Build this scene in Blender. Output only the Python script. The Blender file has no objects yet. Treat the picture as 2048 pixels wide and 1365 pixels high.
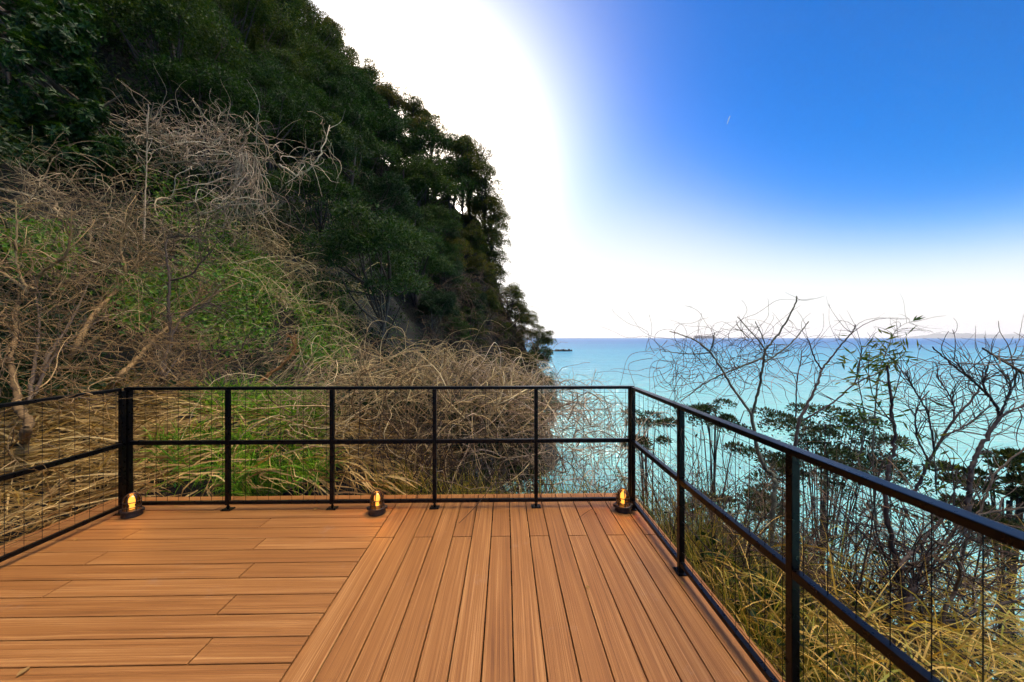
import bpy, bmesh, math
import numpy as np
from mathutils import Vector

R_ = math.radians
sc = bpy.context.scene
COL = sc.collection
rng = np.random.default_rng(7)

# ------------------------------------------------------------------ camera
FPX, HOR, EYE, YAW = 703.0, 676.0, 1.54, R_(1.1)
cam_d = bpy.data.cameras.new('camera'); cam = bpy.data.objects.new('camera', cam_d); COL.objects.link(cam)
cam.location = (0, 0, EYE); cam.rotation_euler = (R_(90), 0, -YAW)
cam_d.sensor_width = 36; cam_d.lens = 36 * FPX / 2048
cam_d.shift_y = -(682.5 - HOR) / 2048
cam_d.clip_start = .05; cam_d.clip_end = 80000
cam_d.dof.use_dof = True; cam_d.dof.focus_distance = 4.2; cam_d.dof.aperture_fstop = 3.2
sc.camera = cam
CY, SY = math.cos(YAW), math.sin(YAW)

def W(px, py, d):
    """point of the place seen at picture position px,py at depth d (metres)"""
    px = np.asarray(px, float); py = np.asarray(py, float); d = np.asarray(d, float)
    xc = (px - 1024) / FPX * d; zc = (HOR - py) / FPX * d
    return np.stack([xc * CY + d * SY, -xc * SY + d * CY, EYE + zc], -1)

# ------------------------------------------------------------------ object helpers
def tag(o, label=None, cat=None, group=None, kind=None):
    if label: o['label'] = label
    if cat: o['category'] = cat
    if group: o['group'] = group
    if kind: o['kind'] = kind
    return o

def empty(name, loc=(0, 0, 0), rz=0, parent=None):
    o = bpy.data.objects.new(name, None); COL.objects.link(o)
    o.location = loc; o.rotation_euler = (0, 0, rz); o.empty_display_size = .2
    if parent: o.parent = parent
    return o

class MB:
    def __init__(s): s.V = []; s.F = []; s.n = 0; s.mi = []; s.uv = []
    def add(s, V, F, mat=0, uv=None):
        V = np.asarray(V, np.float32).reshape(-1, 3); F = np.asarray(F, np.int64)
        s.V.append(V); s.F.append(F + s.n); s.n += len(V); s.mi.append(np.full(len(F), mat, np.int32))
        s.uv.append(uv)
    def box(s, a, b, mat=0, ch=0.0):
        a = np.array(a, float); b = np.array(b, float)
        if ch <= 0:
            V = [(x, y, z) for z in (a[2], b[2]) for y in (a[1], b[1]) for x in (a[0], b[0])]
            s.add(V, [(0, 2, 3, 1), (4, 5, 7, 6), (0, 1, 5, 4), (1, 3, 7, 5), (3, 2, 6, 7), (2, 0, 4, 6)], mat)
            return
        bm = bmesh.new(); bmesh.ops.create_cube(bm, size=1)
        for v in bm.verts:
            v.co = Vector([(a[i] + b[i]) / 2 + v.co[i] * (b[i] - a[i]) for i in range(3)])
        bmesh.ops.bevel(bm, geom=list(bm.edges), offset=ch, segments=2, profile=.7, affect='EDGES')
        s.bm(bm, mat)
    def bm(s, bm, mat=0):
        bm.verts.index_update()
        V = np.array([v.co[:] for v in bm.verts]); by = {}
        for f in bm.faces: by.setdefault(len(f.verts), []).append([v.index for v in f.verts])
        base = s.n; s.V.append(V.astype(np.float32)); s.n += len(V)
        first = True
        for k, L in by.items():
            s.F.append(np.array(L) + base); s.mi.append(np.full(len(L), mat, np.int32))
        bm.free()
    def lathe(s, prof, c=(0, 0, 0), seg=24, sx=1, sy=1, mat=0):
        prof = np.array(prof, float); n = len(prof)
        a = np.linspace(0, 2 * np.pi, seg, endpoint=False)
        V = np.stack([np.outer(prof[:, 0], np.cos(a)) * sx + c[0], np.outer(prof[:, 0], np.sin(a)) * sy + c[1],
                      np.repeat(prof[:, 1][:, None], seg, 1) + c[2]], -1).reshape(-1, 3)
        i, j = np.meshgrid(np.arange(n - 1), np.arange(seg), indexing='ij'); k = (j + 1) % seg
        s.add(V, np.stack([i * seg + j, i * seg + k, (i + 1) * seg + k, (i + 1) * seg + j], -1).reshape(-1, 4), mat)
    def tubes(s, P, R, sides=4, mat=0):
        """P (N,M,3) strands, R (N,M) radii"""
        P = np.asarray(P, float); R = np.asarray(R, float)
        if P.ndim == 2: P = P[None]; R = R[None]
        N, M, _ = P.shape
        T = np.gradient(P, axis=1); T /= np.linalg.norm(T, axis=2, keepdims=True) + 1e-9
        mt = np.abs(T).mean(1); ref = np.zeros((N, 3)); ref[np.arange(N), mt.argmin(1)] = 1
        A = np.cross(T, ref[:, None, :]); A /= np.linalg.norm(A, axis=2, keepdims=True) + 1e-9
        B = np.cross(T, A)
        an = np.arange(sides) * 2 * np.pi / sides
        V = P[:, :, None, :] + R[:, :, None, None] * (A[:, :, None, :] * np.cos(an)[None, None, :, None] + B[:, :, None, :] * np.sin(an)[None, None, :, None])
        n, m, k = np.meshgrid(np.arange(N), np.arange(M - 1), np.arange(sides), indexing='ij'); k2 = (k + 1) % sides
        b = (n * M + m) * sides; b2 = b + sides
        s.add(V.reshape(-1, 3), np.stack([b + k, b + k2, b2 + k2, b2 + k], -1).reshape(-1, 4), mat)
    def ribbons(s, P, Wd, side, mat=0):
        P = np.asarray(P, float); N, M, _ = P.shape
        V = np.stack([P - side[:, None, :] * Wd[:, :, None], P + side[:, None, :] * Wd[:, :, None]], 2)
        n, m = np.meshgrid(np.arange(N), np.arange(M - 1), indexing='ij'); b = (n * M + m) * 2
        s.add(V.reshape(-1, 3), np.stack([b, b + 1, b + 3, b + 2], -1).reshape(-1, 4), mat)
    def leaves(s, P, D, Nn, L, wd, fold=.18, mat=0):
        D = D / (np.linalg.norm(D, axis=1, keepdims=True) + 1e-9)
        S = np.cross(D, Nn); S /= np.linalg.norm(S, axis=1, keepdims=True) + 1e-9
        U = np.cross(S, D); L = np.broadcast_to(L, len(P))[:, None]; wd = np.broadcast_to(wd, len(P))[:, None]
        mid = P + D * L * .48
        V = np.stack([P, mid + S * wd * .5 + U * wd * fold, P + D * L, mid - S * wd * .5 + U * wd * fold], 1)
        b = np.arange(len(P))[:, None] * 4
        tri = np.concatenate([b + np.array([0, 1, 2]), b + np.array([0, 2, 3])], 0)
        s.add(V.reshape(-1, 3), tri, mat)
    def build(s, name, mats, parent=None, smooth=False, loc=None):
        me = bpy.data.meshes.new(name)
        V = np.concatenate(s.V); me.vertices.add(len(V)); me.vertices.foreach_set('co', V.ravel())
        flat = np.concatenate([f.ravel() for f in s.F]); sizes = np.concatenate([np.full(len(f), f.shape[1]) for f in s.F])
        me.loops.add(len(flat)); me.loops.foreach_set('vertex_index', flat.astype(np.int32))
        me.polygons.add(len(sizes)); me.polygons.foreach_set('loop_start', (np.cumsum(sizes) - sizes).astype(np.int32))
        me.polygons.foreach_set('material_index', np.concatenate(s.mi))
        me.polygons.foreach_set('use_smooth', np.full(len(sizes), smooth))
        for m in (mats if isinstance(mats, (list, tuple)) else [mats]): me.materials.append(m)
        me.update(calc_edges=True)
        o = bpy.data.objects.new(name, me); COL.objects.link(o)
        if parent: o.parent = parent
        if loc is not None: o.location = loc
        return o

# ------------------------------------------------------------------ materials
def new_mat(name):
    m = bpy.data.materials.new(name); m.use_nodes = True
    nt = m.node_tree; nt.nodes.clear()
    out = nt.nodes.new('ShaderNodeOutputMaterial')
    return m, nt, out
def nd(nt, t, **kw):
    n = nt.nodes.new(t)
    for k, v in kw.items():
        if k in n.inputs: n.inputs[k].default_value = v
        else: setattr(n, k, v)
    return n
def ramp(nt, fac, stops):
    r = nt.nodes.new('ShaderNodeValToRGB'); cr = r.color_ramp
    while len(cr.elements) < len(stops): cr.elements.new(.5)
    for e, (p, c) in zip(cr.elements, stops): e.position = p; e.color = (*c, 1)
    nt.links.new(fac, r.inputs[0]); return r.outputs[0]
def mth(nt, op, a, b=None, c=None):
    n = nt.nodes.new('ShaderNodeMath'); n.operation = op
    for i, v in enumerate((a, b, c)):
        if v is None: continue
        if isinstance(v, (int, float)): n.inputs[i].default_value = v
        else: nt.links.new(v, n.inputs[i])
    return n.outputs[0]

def leaf_mat(name, cols, rough=.5, trans=.3, spec=.22):
    m, nt, out = new_mat(name)
    g = nd(nt, 'ShaderNodeNewGeometry'); oi = nd(nt, 'ShaderNodeObjectInfo')
    f = mth(nt, 'ADD', mth(nt, 'MULTIPLY', g.outputs['Random Per Island'], .7), mth(nt, 'MULTIPLY', oi.outputs['Random'], .3))
    n = len(cols); c = ramp(nt, f, [(i / (n - 1), k) for i, k in enumerate(cols)])
    p = nd(nt, 'ShaderNodeBsdfPrincipled', Roughness=rough); nt.links.new(c, p.inputs['Base Color'])
    p.inputs['Specular IOR Level'].default_value = spec
    t = nd(nt, 'ShaderNodeBsdfTranslucent')
    mx = nd(nt, 'ShaderNodeMixRGB', blend_type='MULTIPLY'); mx.inputs[0].default_value = 1
    nt.links.new(c, mx.inputs[1]); mx.inputs[2].default_value = (1.9, 1.7, .6, 1); nt.links.new(mx.outputs[0], t.inputs[0])
    ms = nd(nt, 'ShaderNodeMixShader'); ms.inputs[0].default_value = trans
    nt.links.new(p.outputs[0], ms.inputs[1]); nt.links.new(t.outputs[0], ms.inputs[2]); nt.links.new(ms.outputs[0], out.inputs[0])
    return m

def twig_mat(name, cols, rough=.75, nscale=9):
    m, nt, out = new_mat(name)
    g = nd(nt, 'ShaderNodeNewGeometry'); tc = nd(nt, 'ShaderNodeTexCoord')
    nz = nd(nt, 'ShaderNodeTexNoise', Scale=nscale, Detail=5.0); nt.links.new(tc.outputs['Object'], nz.inputs['Vector'])
    f = mth(nt, 'ADD', mth(nt, 'MULTIPLY', g.outputs['Random Per Island'], .65), mth(nt, 'MULTIPLY', mth(nt, 'SUBTRACT', nz.outputs[0], .25), .7))
    n = len(cols); c = ramp(nt, f, [(i / (n - 1), k) for i, k in enumerate(cols)])
    p = nd(nt, 'ShaderNodeBsdfPrincipled', Roughness=rough); nt.links.new(c, p.inputs['Base Color'])
    bp = nd(nt, 'ShaderNodeBump', Strength=.5, Distance=.004)
    n2 = nd(nt, 'ShaderNodeTexNoise', Scale=70.0, Detail=3.0); nt.links.new(tc.outputs['Object'], n2.inputs['Vector'])
    nt.links.new(n2.outputs[0], bp.inputs['Height']); nt.links.new(bp.outputs[0], p.inputs['Normal'])
    nt.links.new(p.outputs[0], out.inputs[0]); return m

def plain(name, col, rough=.5, metal=0, spec=.5, noise=0):
    m, nt, out = new_mat(name)
    p = nd(nt, 'ShaderNodeBsdfPrincipled', Roughness=rough, Metallic=metal); p.inputs['Base Color'].default_value = (*col, 1)
    p.inputs['Specular IOR Level'].default_value = spec
    if noise:
        tc = nd(nt, 'ShaderNodeTexCoord'); nz = nd(nt, 'ShaderNodeTexNoise', Scale=noise, Detail=6.0)
        nt.links.new(tc.outputs['Object'], nz.inputs['Vector'])
        nt.links.new(ramp(nt, nz.outputs[0], [(.3, tuple(x * .6 for x in col)), (.7, tuple(x * 1.4 for x in col))]), p.inputs['Base Color'])
        rr = mth(nt, 'ADD', mth(nt, 'MULTIPLY', nz.outputs[0], .25), rough - .12); nt.links.new(rr, p.inputs['Roughness'])
    nt.links.new(p.outputs[0], out.inputs[0]); return m

MAT = {}
MAT['leaf_hill'] = leaf_mat('evergreen_leaf', [(.004, .016, .0025), (.009, .032, .004), (.02, .055, .006), (.05, .08, .010)], trans=.28)
MAT['leaf_near'] = leaf_mat('glossy_leaf', [(.004, .018, .003), (.010, .036, .005), (.022, .065, .008), (.06, .10, .014)], rough=.42, spec=.28, trans=.25)
MAT['leaf_ivy'] = leaf_mat('ivy_leaf', [(.012, .05, .006), (.04, .12, .010), (.09, .20, .014), (.19, .24, .025)], rough=.4, trans=.3)
MAT['leaf_ridge'] = leaf_mat('olive_leaf', [(.014, .03, .005), (.03, .048, .007), (.06, .065, .012), (.11, .085, .022)], trans=.42)
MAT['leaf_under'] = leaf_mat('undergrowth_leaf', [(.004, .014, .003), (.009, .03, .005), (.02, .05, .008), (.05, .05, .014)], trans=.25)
MAT['leaf_pine'] = leaf_mat('dark_shore_leaf', [(.012, .028, .008), (.02, .04, .01), (.04, .055, .014), (.08, .075, .02)], trans=.2)
MAT['leaf_bamboo'] = leaf_mat('bamboo_leaf', [(.03, .07, .01), (.06, .11, .015), (.13, .14, .02), (.25, .17, .04)], trans=.35)
MAT['straw'] = leaf_mat('dry_straw', [(0.12, 0.065, 0.018), (0.342, 0.207, 0.061), (0.561, 0.378, 0.134), (0.732, 0.561, 0.268)], rough=.6, trans=.2, spec=.3)
MAT['gold'] = leaf_mat('golden_grass', [(0.1, 0.055, 0.014), (0.39, 0.232, 0.043), (0.732, 0.488, 0.134), (0.268, 0.293, 0.037)], rough=.55, trans=.3, spec=.3)
MAT['grass'] = leaf_mat('green_grass', [(0.02, 0.09, 0.008), (0.085, 0.244, 0.015), (0.22, 0.39, 0.022), (0.439, 0.464, 0.061)], rough=.45, trans=.35)
MAT['grass_dull'] = leaf_mat('dull_grass', [(0.04, 0.07, 0.01), (0.146, 0.183, 0.022), (0.415, 0.305, 0.061), (0.586, 0.439, 0.134)], rough=.55, trans=.3)
MAT['vine'] = twig_mat('dry_vine', [(0.03, 0.017, 0.009), (0.183, 0.11, 0.049), (0.415, 0.281, 0.134), (0.732, 0.561, 0.329)])
MAT['vine_pale'] = twig_mat('pale_vine', [(0.08, 0.05, 0.03), (0.305, 0.201, 0.11), (0.525, 0.378, 0.232), (0.732, 0.61, 0.439)])
MAT['vine_straw'] = twig_mat('straw_vine', [(0.04, 0.024, 0.01), (0.244, 0.152, 0.055), (0.512, 0.366, 0.152), (0.8, 0.647, 0.354)])
MAT['vine_dark'] = twig_mat('dark_vine', [(.012, .006, .004), (.035, .018, .009), (.08, .042, .018), (.16, .095, .038)])
MAT['bark_gold'] = twig_mat('ochre_bark', [(0.025, 0.013, 0.005), (0.146, 0.081, 0.027), (0.342, 0.201, 0.067), (0.586, 0.378, 0.159)], nscale=14)
MAT['bark'] = twig_mat('brown_bark', [(.04, .025, .015), (.08, .05, .028), (.13, .085, .05), (.2, .14, .09)], nscale=14)
MAT['bark_dark'] = twig_mat('dark_bark', [(.018, .011, .01), (.035, .022, .018), (.06, .038, .03), (.10, .065, .045)], nscale=14)
MAT['bark_green'] = twig_mat('lichen_bark', [(.05, .05, .03), (.10, .10, .06), (.17, .16, .10), (.24, .21, .14)], nscale=20)
MAT['metal'] = plain('black_powder_coat', (.002, .002, .0026), rough=.3, spec=.2, noise=40)
MAT['wire'] = plain('black_wire', (.004, .004, .004), rough=.45, spec=.3)
MAT['joist'] = plain('dark_timber', (.02, .013, .008), rough=.8, noise=12)
MAT['rock'] = plain('rock', (.05, .038, .028), rough=.85, noise=3)
MAT['cliff_rock'] = plain('cliff_rock', (.17, .16, .12), rough=.9, noise=1.2)
MAT['ship'] = plain('ship_paint', (.10, .09, .10), rough=.6)
MAT['white'] = plain('white_paint', (.7, .7, .68), rough=.6)
MAT['far_hill'] = plain('far_forest', (.03, .045, .03), rough=.9, noise=.002)
MAT['lamp_black'] = plain('black_cast_metal', (.012, .010, .009), rough=.42, spec=.5, noise=30)

# ------------------------------------------------------------------ terrain
SECT = [
 (-14, [(-70, 45), (-30, 20), (-14, 6), (-7, .3), (-4, -.5), (1.2, -.6), (3, -2), (8, -7), (14, -11.5), (70, -13)]),
 (0, [(-70, 48), (-30, 24), (-15, 7), (-9, 2), (-6, .35), (-3.8, -.12), (-3.3, -.5), (1.2, -.55), (2.2, -1.0), (3.5, -2.0), (5, -4), (10, -9), (14, -11.5), (70, -13)]),
 (3.3, [(-70, 48), (-30, 24), (-15, 7), (-9, 1.8), (-6, .35), (-3.8, -.10), (-3.3, -.5), (1.2, -.6), (2.2, -1.05), (3.5, -2.2), (5, -4.2), (10, -10), (14, -11.5), (70, -13)]),
 (3.7, [(-70, 48), (-30, 24), (-15, 7), (-9, 1.8), (-6, .4), (-3.8, -.02), (-2, 0.0), (-.8, -.2), (.2, -.6), (1.2, -1.1), (2.4, -1.5), (5, -4.8), (10, -11), (70, -13)]),
 (4.8, [(-70, 48), (-30, 26), (-16, 8), (-9, 1.8), (-5, .45), (-3.4, .36), (-2, .12), (-.8, -.35), (.2, -1.0), (1.2, -2.0), (2.6, -3.0), (5, -6.5), (9, -11.5), (70, -13)]),
 (7, [(-70, 50), (-30, 27), (-16, 9.5), (-9, 2.8), (-5, .8), (-2, .2), (-.5, -1), (1.2, -4), (4, -8.5), (7, -11.8), (70, -13)]),
 (12, [(-70, 52), (-30, 29), (-18, 13), (-11, 6), (-7, 2.5), (-3, .0), (-1, -3), (1.2, -7.5), (4, -11.8), (70, -13)]),
 (20, [(-70, 56), (-30, 31), (-20, 19), (-13, 11), (-8, 5), (-4.5, -.5), (-2, -6), (1, -11.6), (4, -12.3), (70, -13)]),
 (30, [(-70, 60), (-35, 38), (-22, 26), (-14, 16.5), (-9, 9), (-5, 2), (-2.5, -5), (0, -11.5), (3, -12.3), (70, -13)]),
 (45, [(-70, 60), (-40, 50), (-30, 37), (-24, 32.5), (-20.4, 28), (-16, 24.5), (-12, 21.8), (-8.2, 19.3), (-5, 17.8), (-3.2, 16.5), (-2.2, 13), (-1.5, 9.5), (-.2, 6.2), (1.6, 3), (2.8, 0), (3.8, -4), (5, -8), (6.5, -12), (70, -13)]),
 (54, [(-70, 55), (-30, 35), (-14, 20), (-8, 12), (-3, 2), (1, -6), (5, -12), (70, -13)]),
 (85, [(-70, 35), (-30, 8), (-18, -8), (-10, -13), (70, -13)]),
 (140, [(-70, 5), (-45, -13), (70, -13)]),
]
def terr(x, y):
    x = np.asarray(x, float); y = np.asarray(y, float)
    ys = np.array([s[0] for s in SECT], float)
    Z = np.stack([np.interp(x, [p[0] for p in s[1]], [p[1] for p in s[1]]) for s in SECT], 0)
    i = np.clip(np.searchsorted(ys, y) - 1, 0, len(ys) - 2)
    t = np.clip((y - ys[i]) / (ys[i + 1] - ys[i]), 0, 1)
    z = np.take_along_axis(Z, i[None], 0)[0] * (1 - t) + np.take_along_axis(Z, (i + 1)[None], 0)[0] * t
    amp = np.clip((np.hypot(x + 1, y) - 5) / 12, 0, 1) * np.clip((z + 11) / 4, 0, 1)
    z = z + amp * (.55 * np.sin(x * .9 + y * .5) * np.sin(y * .7 - x * .3 + 1) + .3 * np.sin(x * 2.1 - y * 1.3) + .35 * np.sin(y * .37 + 2))
    return z
def hit(px, py, dmin=3.6, dmax=75, n=260):
    px = np.asarray(px, float); py = np.asarray(py, float)
    ds = np.geomspace(dmin, dmax, n); res = np.full(px.shape, np.nan)
    for d in ds:
        p = W(px, py, np.full(px.shape, d)); b = np.isnan(res) & (p[..., 2] < terr(p[..., 0], p[..., 1]))
        res[b] = d
    return res
def in_poly(x, y, poly):
    poly = np.array(poly, float); n = len(poly); c = np.zeros(x.shape, bool); j = n - 1
    for i in range(n):
        xi, yi = poly[i]; xj, yj = poly[j]
        c ^= ((yi > y) != (yj > y)) & (x < (xj - xi) * (y - yi) / (yj - yi + 1e-9) + xi); j = i
    return c
def scatter(poly, n, rg, off=(0, 0)):
    """n points of the hillside seen inside a picture outline, lifted towards the viewer by off metres"""
    poly = np.array(poly, float); lo = poly.min(0); hi = poly.max(0); X = []; Y = []
    while sum(len(a) for a in X) < n:
        x = rg.uniform(lo[0], hi[0], n * 2); y = rg.uniform(lo[1], hi[1], n * 2); k = in_poly(x, y, poly)
        X.append(x[k]); Y.append(y[k])
    x = np.concatenate(X)[:n]; y = np.concatenate(Y)[:n]; d = hit(x, y); k = ~np.isnan(d)
    x, y, d = x[k], y[k], d[k] - rg.uniform(off[0], off[1], k.sum())
    return W(x, y, d), d

def terrain_mesh():
    xs = np.unique(np.concatenate([np.linspace(-70, -24, 40), np.linspace(-24, 12, 150), np.linspace(12, 70, 20)]))
    ys = np.unique(np.concatenate([np.linspace(-14, 0, 15), np.linspace(0, 14, 71), np.linspace(14, 56, 90), np.linspace(56, 140, 30)]))
    X, Y = np.meshgrid(xs, ys); Z = terr(X, Y) + rng.normal(0, .03, X.shape)
    nx, ny = len(xs), len(ys); i, j = np.meshgrid(np.arange(ny - 1), np.arange(nx - 1), indexing='ij'); a = i * nx + j
    mb = MB(); mb.add(np.stack([X, Y, Z], -1).reshape(-1, 3), np.stack([a, a + 1, a + nx + 1, a + nx], -1).reshape(-1, 4))
    m, nt, out = new_mat('hillside_soil')
    tc = nd(nt, 'ShaderNodeTexCoord'); nz = nd(nt, 'ShaderNodeTexNoise', Scale=1.3, Detail=10.0, Roughness=.7); nt.links.new(tc.outputs['Object'], nz.inputs['Vector'])
    c = ramp(nt, nz.outputs[0], [(.3, (.005, .004, .003)), (.5, (.010, .008, .005)), (.62, (.008, .012, .004)), (.8, (.03, .022, .012))])
    p = nd(nt, 'ShaderNodeBsdfPrincipled', Roughness=.95); nt.links.new(c, p.inputs['Base Color'])
    bp = nd(nt, 'ShaderNodeBump', Strength=1.0, Distance=.15); n2 = nd(nt, 'ShaderNodeTexNoise', Scale=8.0, Detail=8.0)
    nt.links.new(tc.outputs['Object'], n2.inputs['Vector']); nt.links.new(n2.outputs[0], bp.inputs['Height']); nt.links.new(bp.outputs[0], p.inputs['Normal'])
    nt.links.new(p.outputs[0], out.inputs[0])
    tag(mb.build('hill', m, smooth=True), kind='structure')
terrain_mesh()

# ------------------------------------------------------------------ sea
SEA_Z = -11.0
def sea():
    mb = MB(); r = 24000.0
    rad = np.array([0, 60, 140, 300, 700, 1600, 4000, 10000, r]); seg = 64
    mb.lathe([(max(a, .01), SEA_Z) for a in rad], seg=seg)
    m, nt, out = new_mat('sea_water')
    g = nd(nt, 'ShaderNodeNewGeometry'); P = g.outputs['Position']
    mp = nd(nt, 'ShaderNodeMapping'); mp.inputs['Scale'].default_value = (.55, 1.0, 1); nt.links.new(P, mp.inputs[0])
    w1 = nd(nt, 'ShaderNodeTexNoise', Scale=.9, Detail=6.0, Roughness=.62); nt.links.new(mp.outputs[0], w1.inputs['Vector'])
    w2 = nd(nt, 'ShaderNodeTexNoise', Scale=.12, Detail=4.0, Roughness=.55); nt.links.new(mp.outputs[0], w2.inputs['Vector'])
    h = mth(nt, 'ADD', mth(nt, 'MULTIPLY', w1.outputs[0], .5), mth(nt, 'MULTIPLY', w2.outputs[0], 2.2))
    bp = nd(nt, 'ShaderNodeBump', Strength=1.0, Distance=1.5); nt.links.new(h, bp.inputs['Height'])
    # depth of water: shallow turquoise by the shore, deep blue farther out, wind bands
    sp = nd(nt, 'ShaderNodeSeparateXYZ'); nt.links.new(P, sp.inputs[0])
    dist = mth(nt, 'LOGARITHM', mth(nt, 'ADD', mth(nt, 'ABSOLUTE', sp.outputs[1]), 1), 10)
    mp3 = nd(nt, 'ShaderNodeMapping'); mp3.inputs['Scale'].default_value = (.0006, .004, 1); nt.links.new(P, mp3.inputs[0])
    w3 = nd(nt, 'ShaderNodeTexNoise', Scale=1.0, Detail=5.0); nt.links.new(mp3.outputs[0], w3.inputs['Vector'])
    f = mth(nt, 'ADD', mth(nt, 'MULTIPLY', dist, .25), mth(nt, 'MULTIPLY', mth(nt, 'SUBTRACT', w3.outputs[0], .5), .35))
    c = ramp(nt, f, [(.2, (.14, .48, .43)), (.42, (.12, .46, .45)), (.58, (.015, .27, .42)), (.76, (.001, .13, .37))])
    df = nd(nt, 'ShaderNodeBsdfDiffuse'); nt.links.new(c, df.inputs[0]); nt.links.new(bp.outputs[0], df.inputs['Normal'])
    gl = nd(nt, 'ShaderNodeBsdfGlossy', Roughness=.10); nt.links.new(bp.outputs[0], gl.inputs['Normal'])
    fr = nd(nt, 'ShaderNodeFresnel', IOR=1.33); nt.links.new(bp.outputs[0], fr.inputs['Normal'])
    ms = nd(nt, 'ShaderNodeMixShader'); nt.links.new(mth(nt, 'MINIMUM', fr.outputs[0], .38), ms.inputs[0]); nt.links.new(df.outputs[0], ms.inputs[1]); nt.links.new(gl.outputs[0], ms.inputs[2]); nt.links.new(ms.outputs[0], out.inputs[0])
    tag(mb.build('sea', m), kind='structure')
sea()

# ------------------------------------------------------------------ sky and sun
SUN_AZ, SUN_EL = R_(-17.0) , R_(24.0)
S = Vector((math.sin(SUN_AZ + YAW) * math.cos(SUN_EL), math.cos(SUN_AZ + YAW) * math.cos(SUN_EL), math.sin(SUN_EL)))
def world():
    w = bpy.data.worlds.new('World'); sc.world = w; w.use_nodes = True; nt = w.node_tree; nt.nodes.clear()
    out = nt.nodes.new('ShaderNodeOutputWorld'); bg = nt.nodes.new('ShaderNodeBackground')
    sky = nt.nodes.new('ShaderNodeTexSky'); sky.sky_type = 'NISHITA'; sky.sun_disc = False
    sky.sun_elevation = SUN_EL; sky.sun_rotation = SUN_AZ + YAW
    sky.air_density = 1.0; sky.dust_density = .6; sky.ozone_density = 1.2; sky.altitude = 0
    hs = nd(nt, 'ShaderNodeHueSaturation', Saturation=1.9, Value=1.0); nt.links.new(sky.outputs[0], hs.inputs['Color'])
    tc = nt.nodes.new('ShaderNodeTexCoord')
    dp = nd(nt, 'ShaderNodeVectorMath', operation='DOT_PRODUCT'); nt.links.new(tc.outputs['Generated'], dp.inputs[0]); dp.inputs[1].default_value = S
    s1 = mth(nt, 'SUBTRACT', dp.outputs['Value'], 1.0)
    sep = nt.nodes.new('ShaderNodeSeparateXYZ'); nt.links.new(tc.outputs['Generated'], sep.inputs[0])
    el = mth(nt, 'MAXIMUM', sep.outputs[2], 0.0)
    mxn = nt.nodes.new('ShaderNodeVectorMath'); mxn.operation = 'MAXIMUM'; nt.links.new(hs.outputs[0], mxn.inputs[0])
    tint = nt.nodes.new('ShaderNodeVectorMath'); tint.operation = 'MULTIPLY'; nt.links.new(mxn.outputs[0], tint.inputs[0]); tint.inputs[1].default_value = (.02, 1.12, 1.6); col = tint.outputs[0]
    def add(col, fac, c):
        mx = nt.nodes.new('ShaderNodeVectorMath'); mx.operation = 'SCALE'; mx.inputs[0].default_value = c; nt.links.new(fac, mx.inputs['Scale'])
        a = nt.nodes.new('ShaderNodeVectorMath'); a.operation = 'ADD'; nt.links.new(col, a.inputs[0]); nt.links.new(mx.outputs[0], a.inputs[1]); return a.outputs[0]
    ex = lambda k: mth(nt, 'POWER', math.e, mth(nt, 'MULTIPLY', s1, k))
    x1 = mth(nt, 'MULTIPLY', ex(21.0), 3.9)
    cfall = nd(nt, 'ShaderNodeMapRange', interpolation_type='SMOOTHERSTEP'); nt.links.new(dp.outputs['Value'], cfall.inputs[0])
    for q, v in zip((1, 2, 3, 4), (.15, .95, -84.0, -17.0)): cfall.inputs[q].default_value = v
    x2 = mth(nt, 'MULTIPLY', mth(nt, 'POWER', math.e, mth(nt, 'MULTIPLY', mth(nt, 'MULTIPLY', el, el), cfall.outputs[0])), 3.6)
    wf = mth(nt, 'SUBTRACT', 1.0, mth(nt, 'POWER', math.e, mth(nt, 'MULTIPLY', mth(nt, 'ADD', x1, x2), -1.0)))
    mw = nd(nt, 'ShaderNodeMix', data_type='VECTOR'); nt.links.new(wf, mw.inputs[0]); nt.links.new(col, mw.inputs[4]); mw.inputs[5].default_value = (8.9, 8.3, 8.05); col = mw.outputs[1]
    col = add(col, ex(42.0), (46, 39, 31))     # aureole of the sun behind the hill
    # mottled bright lobe added overhead, out of view, to light deck and plants
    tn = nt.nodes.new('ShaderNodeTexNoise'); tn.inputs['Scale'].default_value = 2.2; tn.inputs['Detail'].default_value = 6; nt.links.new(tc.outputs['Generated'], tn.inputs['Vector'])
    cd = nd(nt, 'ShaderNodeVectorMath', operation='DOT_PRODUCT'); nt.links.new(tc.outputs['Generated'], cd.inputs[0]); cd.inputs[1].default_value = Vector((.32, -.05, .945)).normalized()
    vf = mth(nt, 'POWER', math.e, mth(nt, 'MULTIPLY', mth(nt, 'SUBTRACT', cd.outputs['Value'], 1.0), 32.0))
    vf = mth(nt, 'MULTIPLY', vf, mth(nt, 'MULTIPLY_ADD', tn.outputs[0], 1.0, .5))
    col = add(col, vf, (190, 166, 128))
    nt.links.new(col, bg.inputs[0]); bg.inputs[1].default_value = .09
    nt.links.new(bg.outputs[0], out.inputs[0])
    sd = bpy.data.lights.new('sun', 'SUN'); sd.energy = 3.0; sd.angle = R_(.5); sd.color = (1, .88, .72)
    so = bpy.data.objects.new('sun', sd); COL.objects.link(so); so.rotation_euler = (-S).to_track_quat('-Z', 'Y').to_euler(); so.location = (0, 0, 60)
world()

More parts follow.
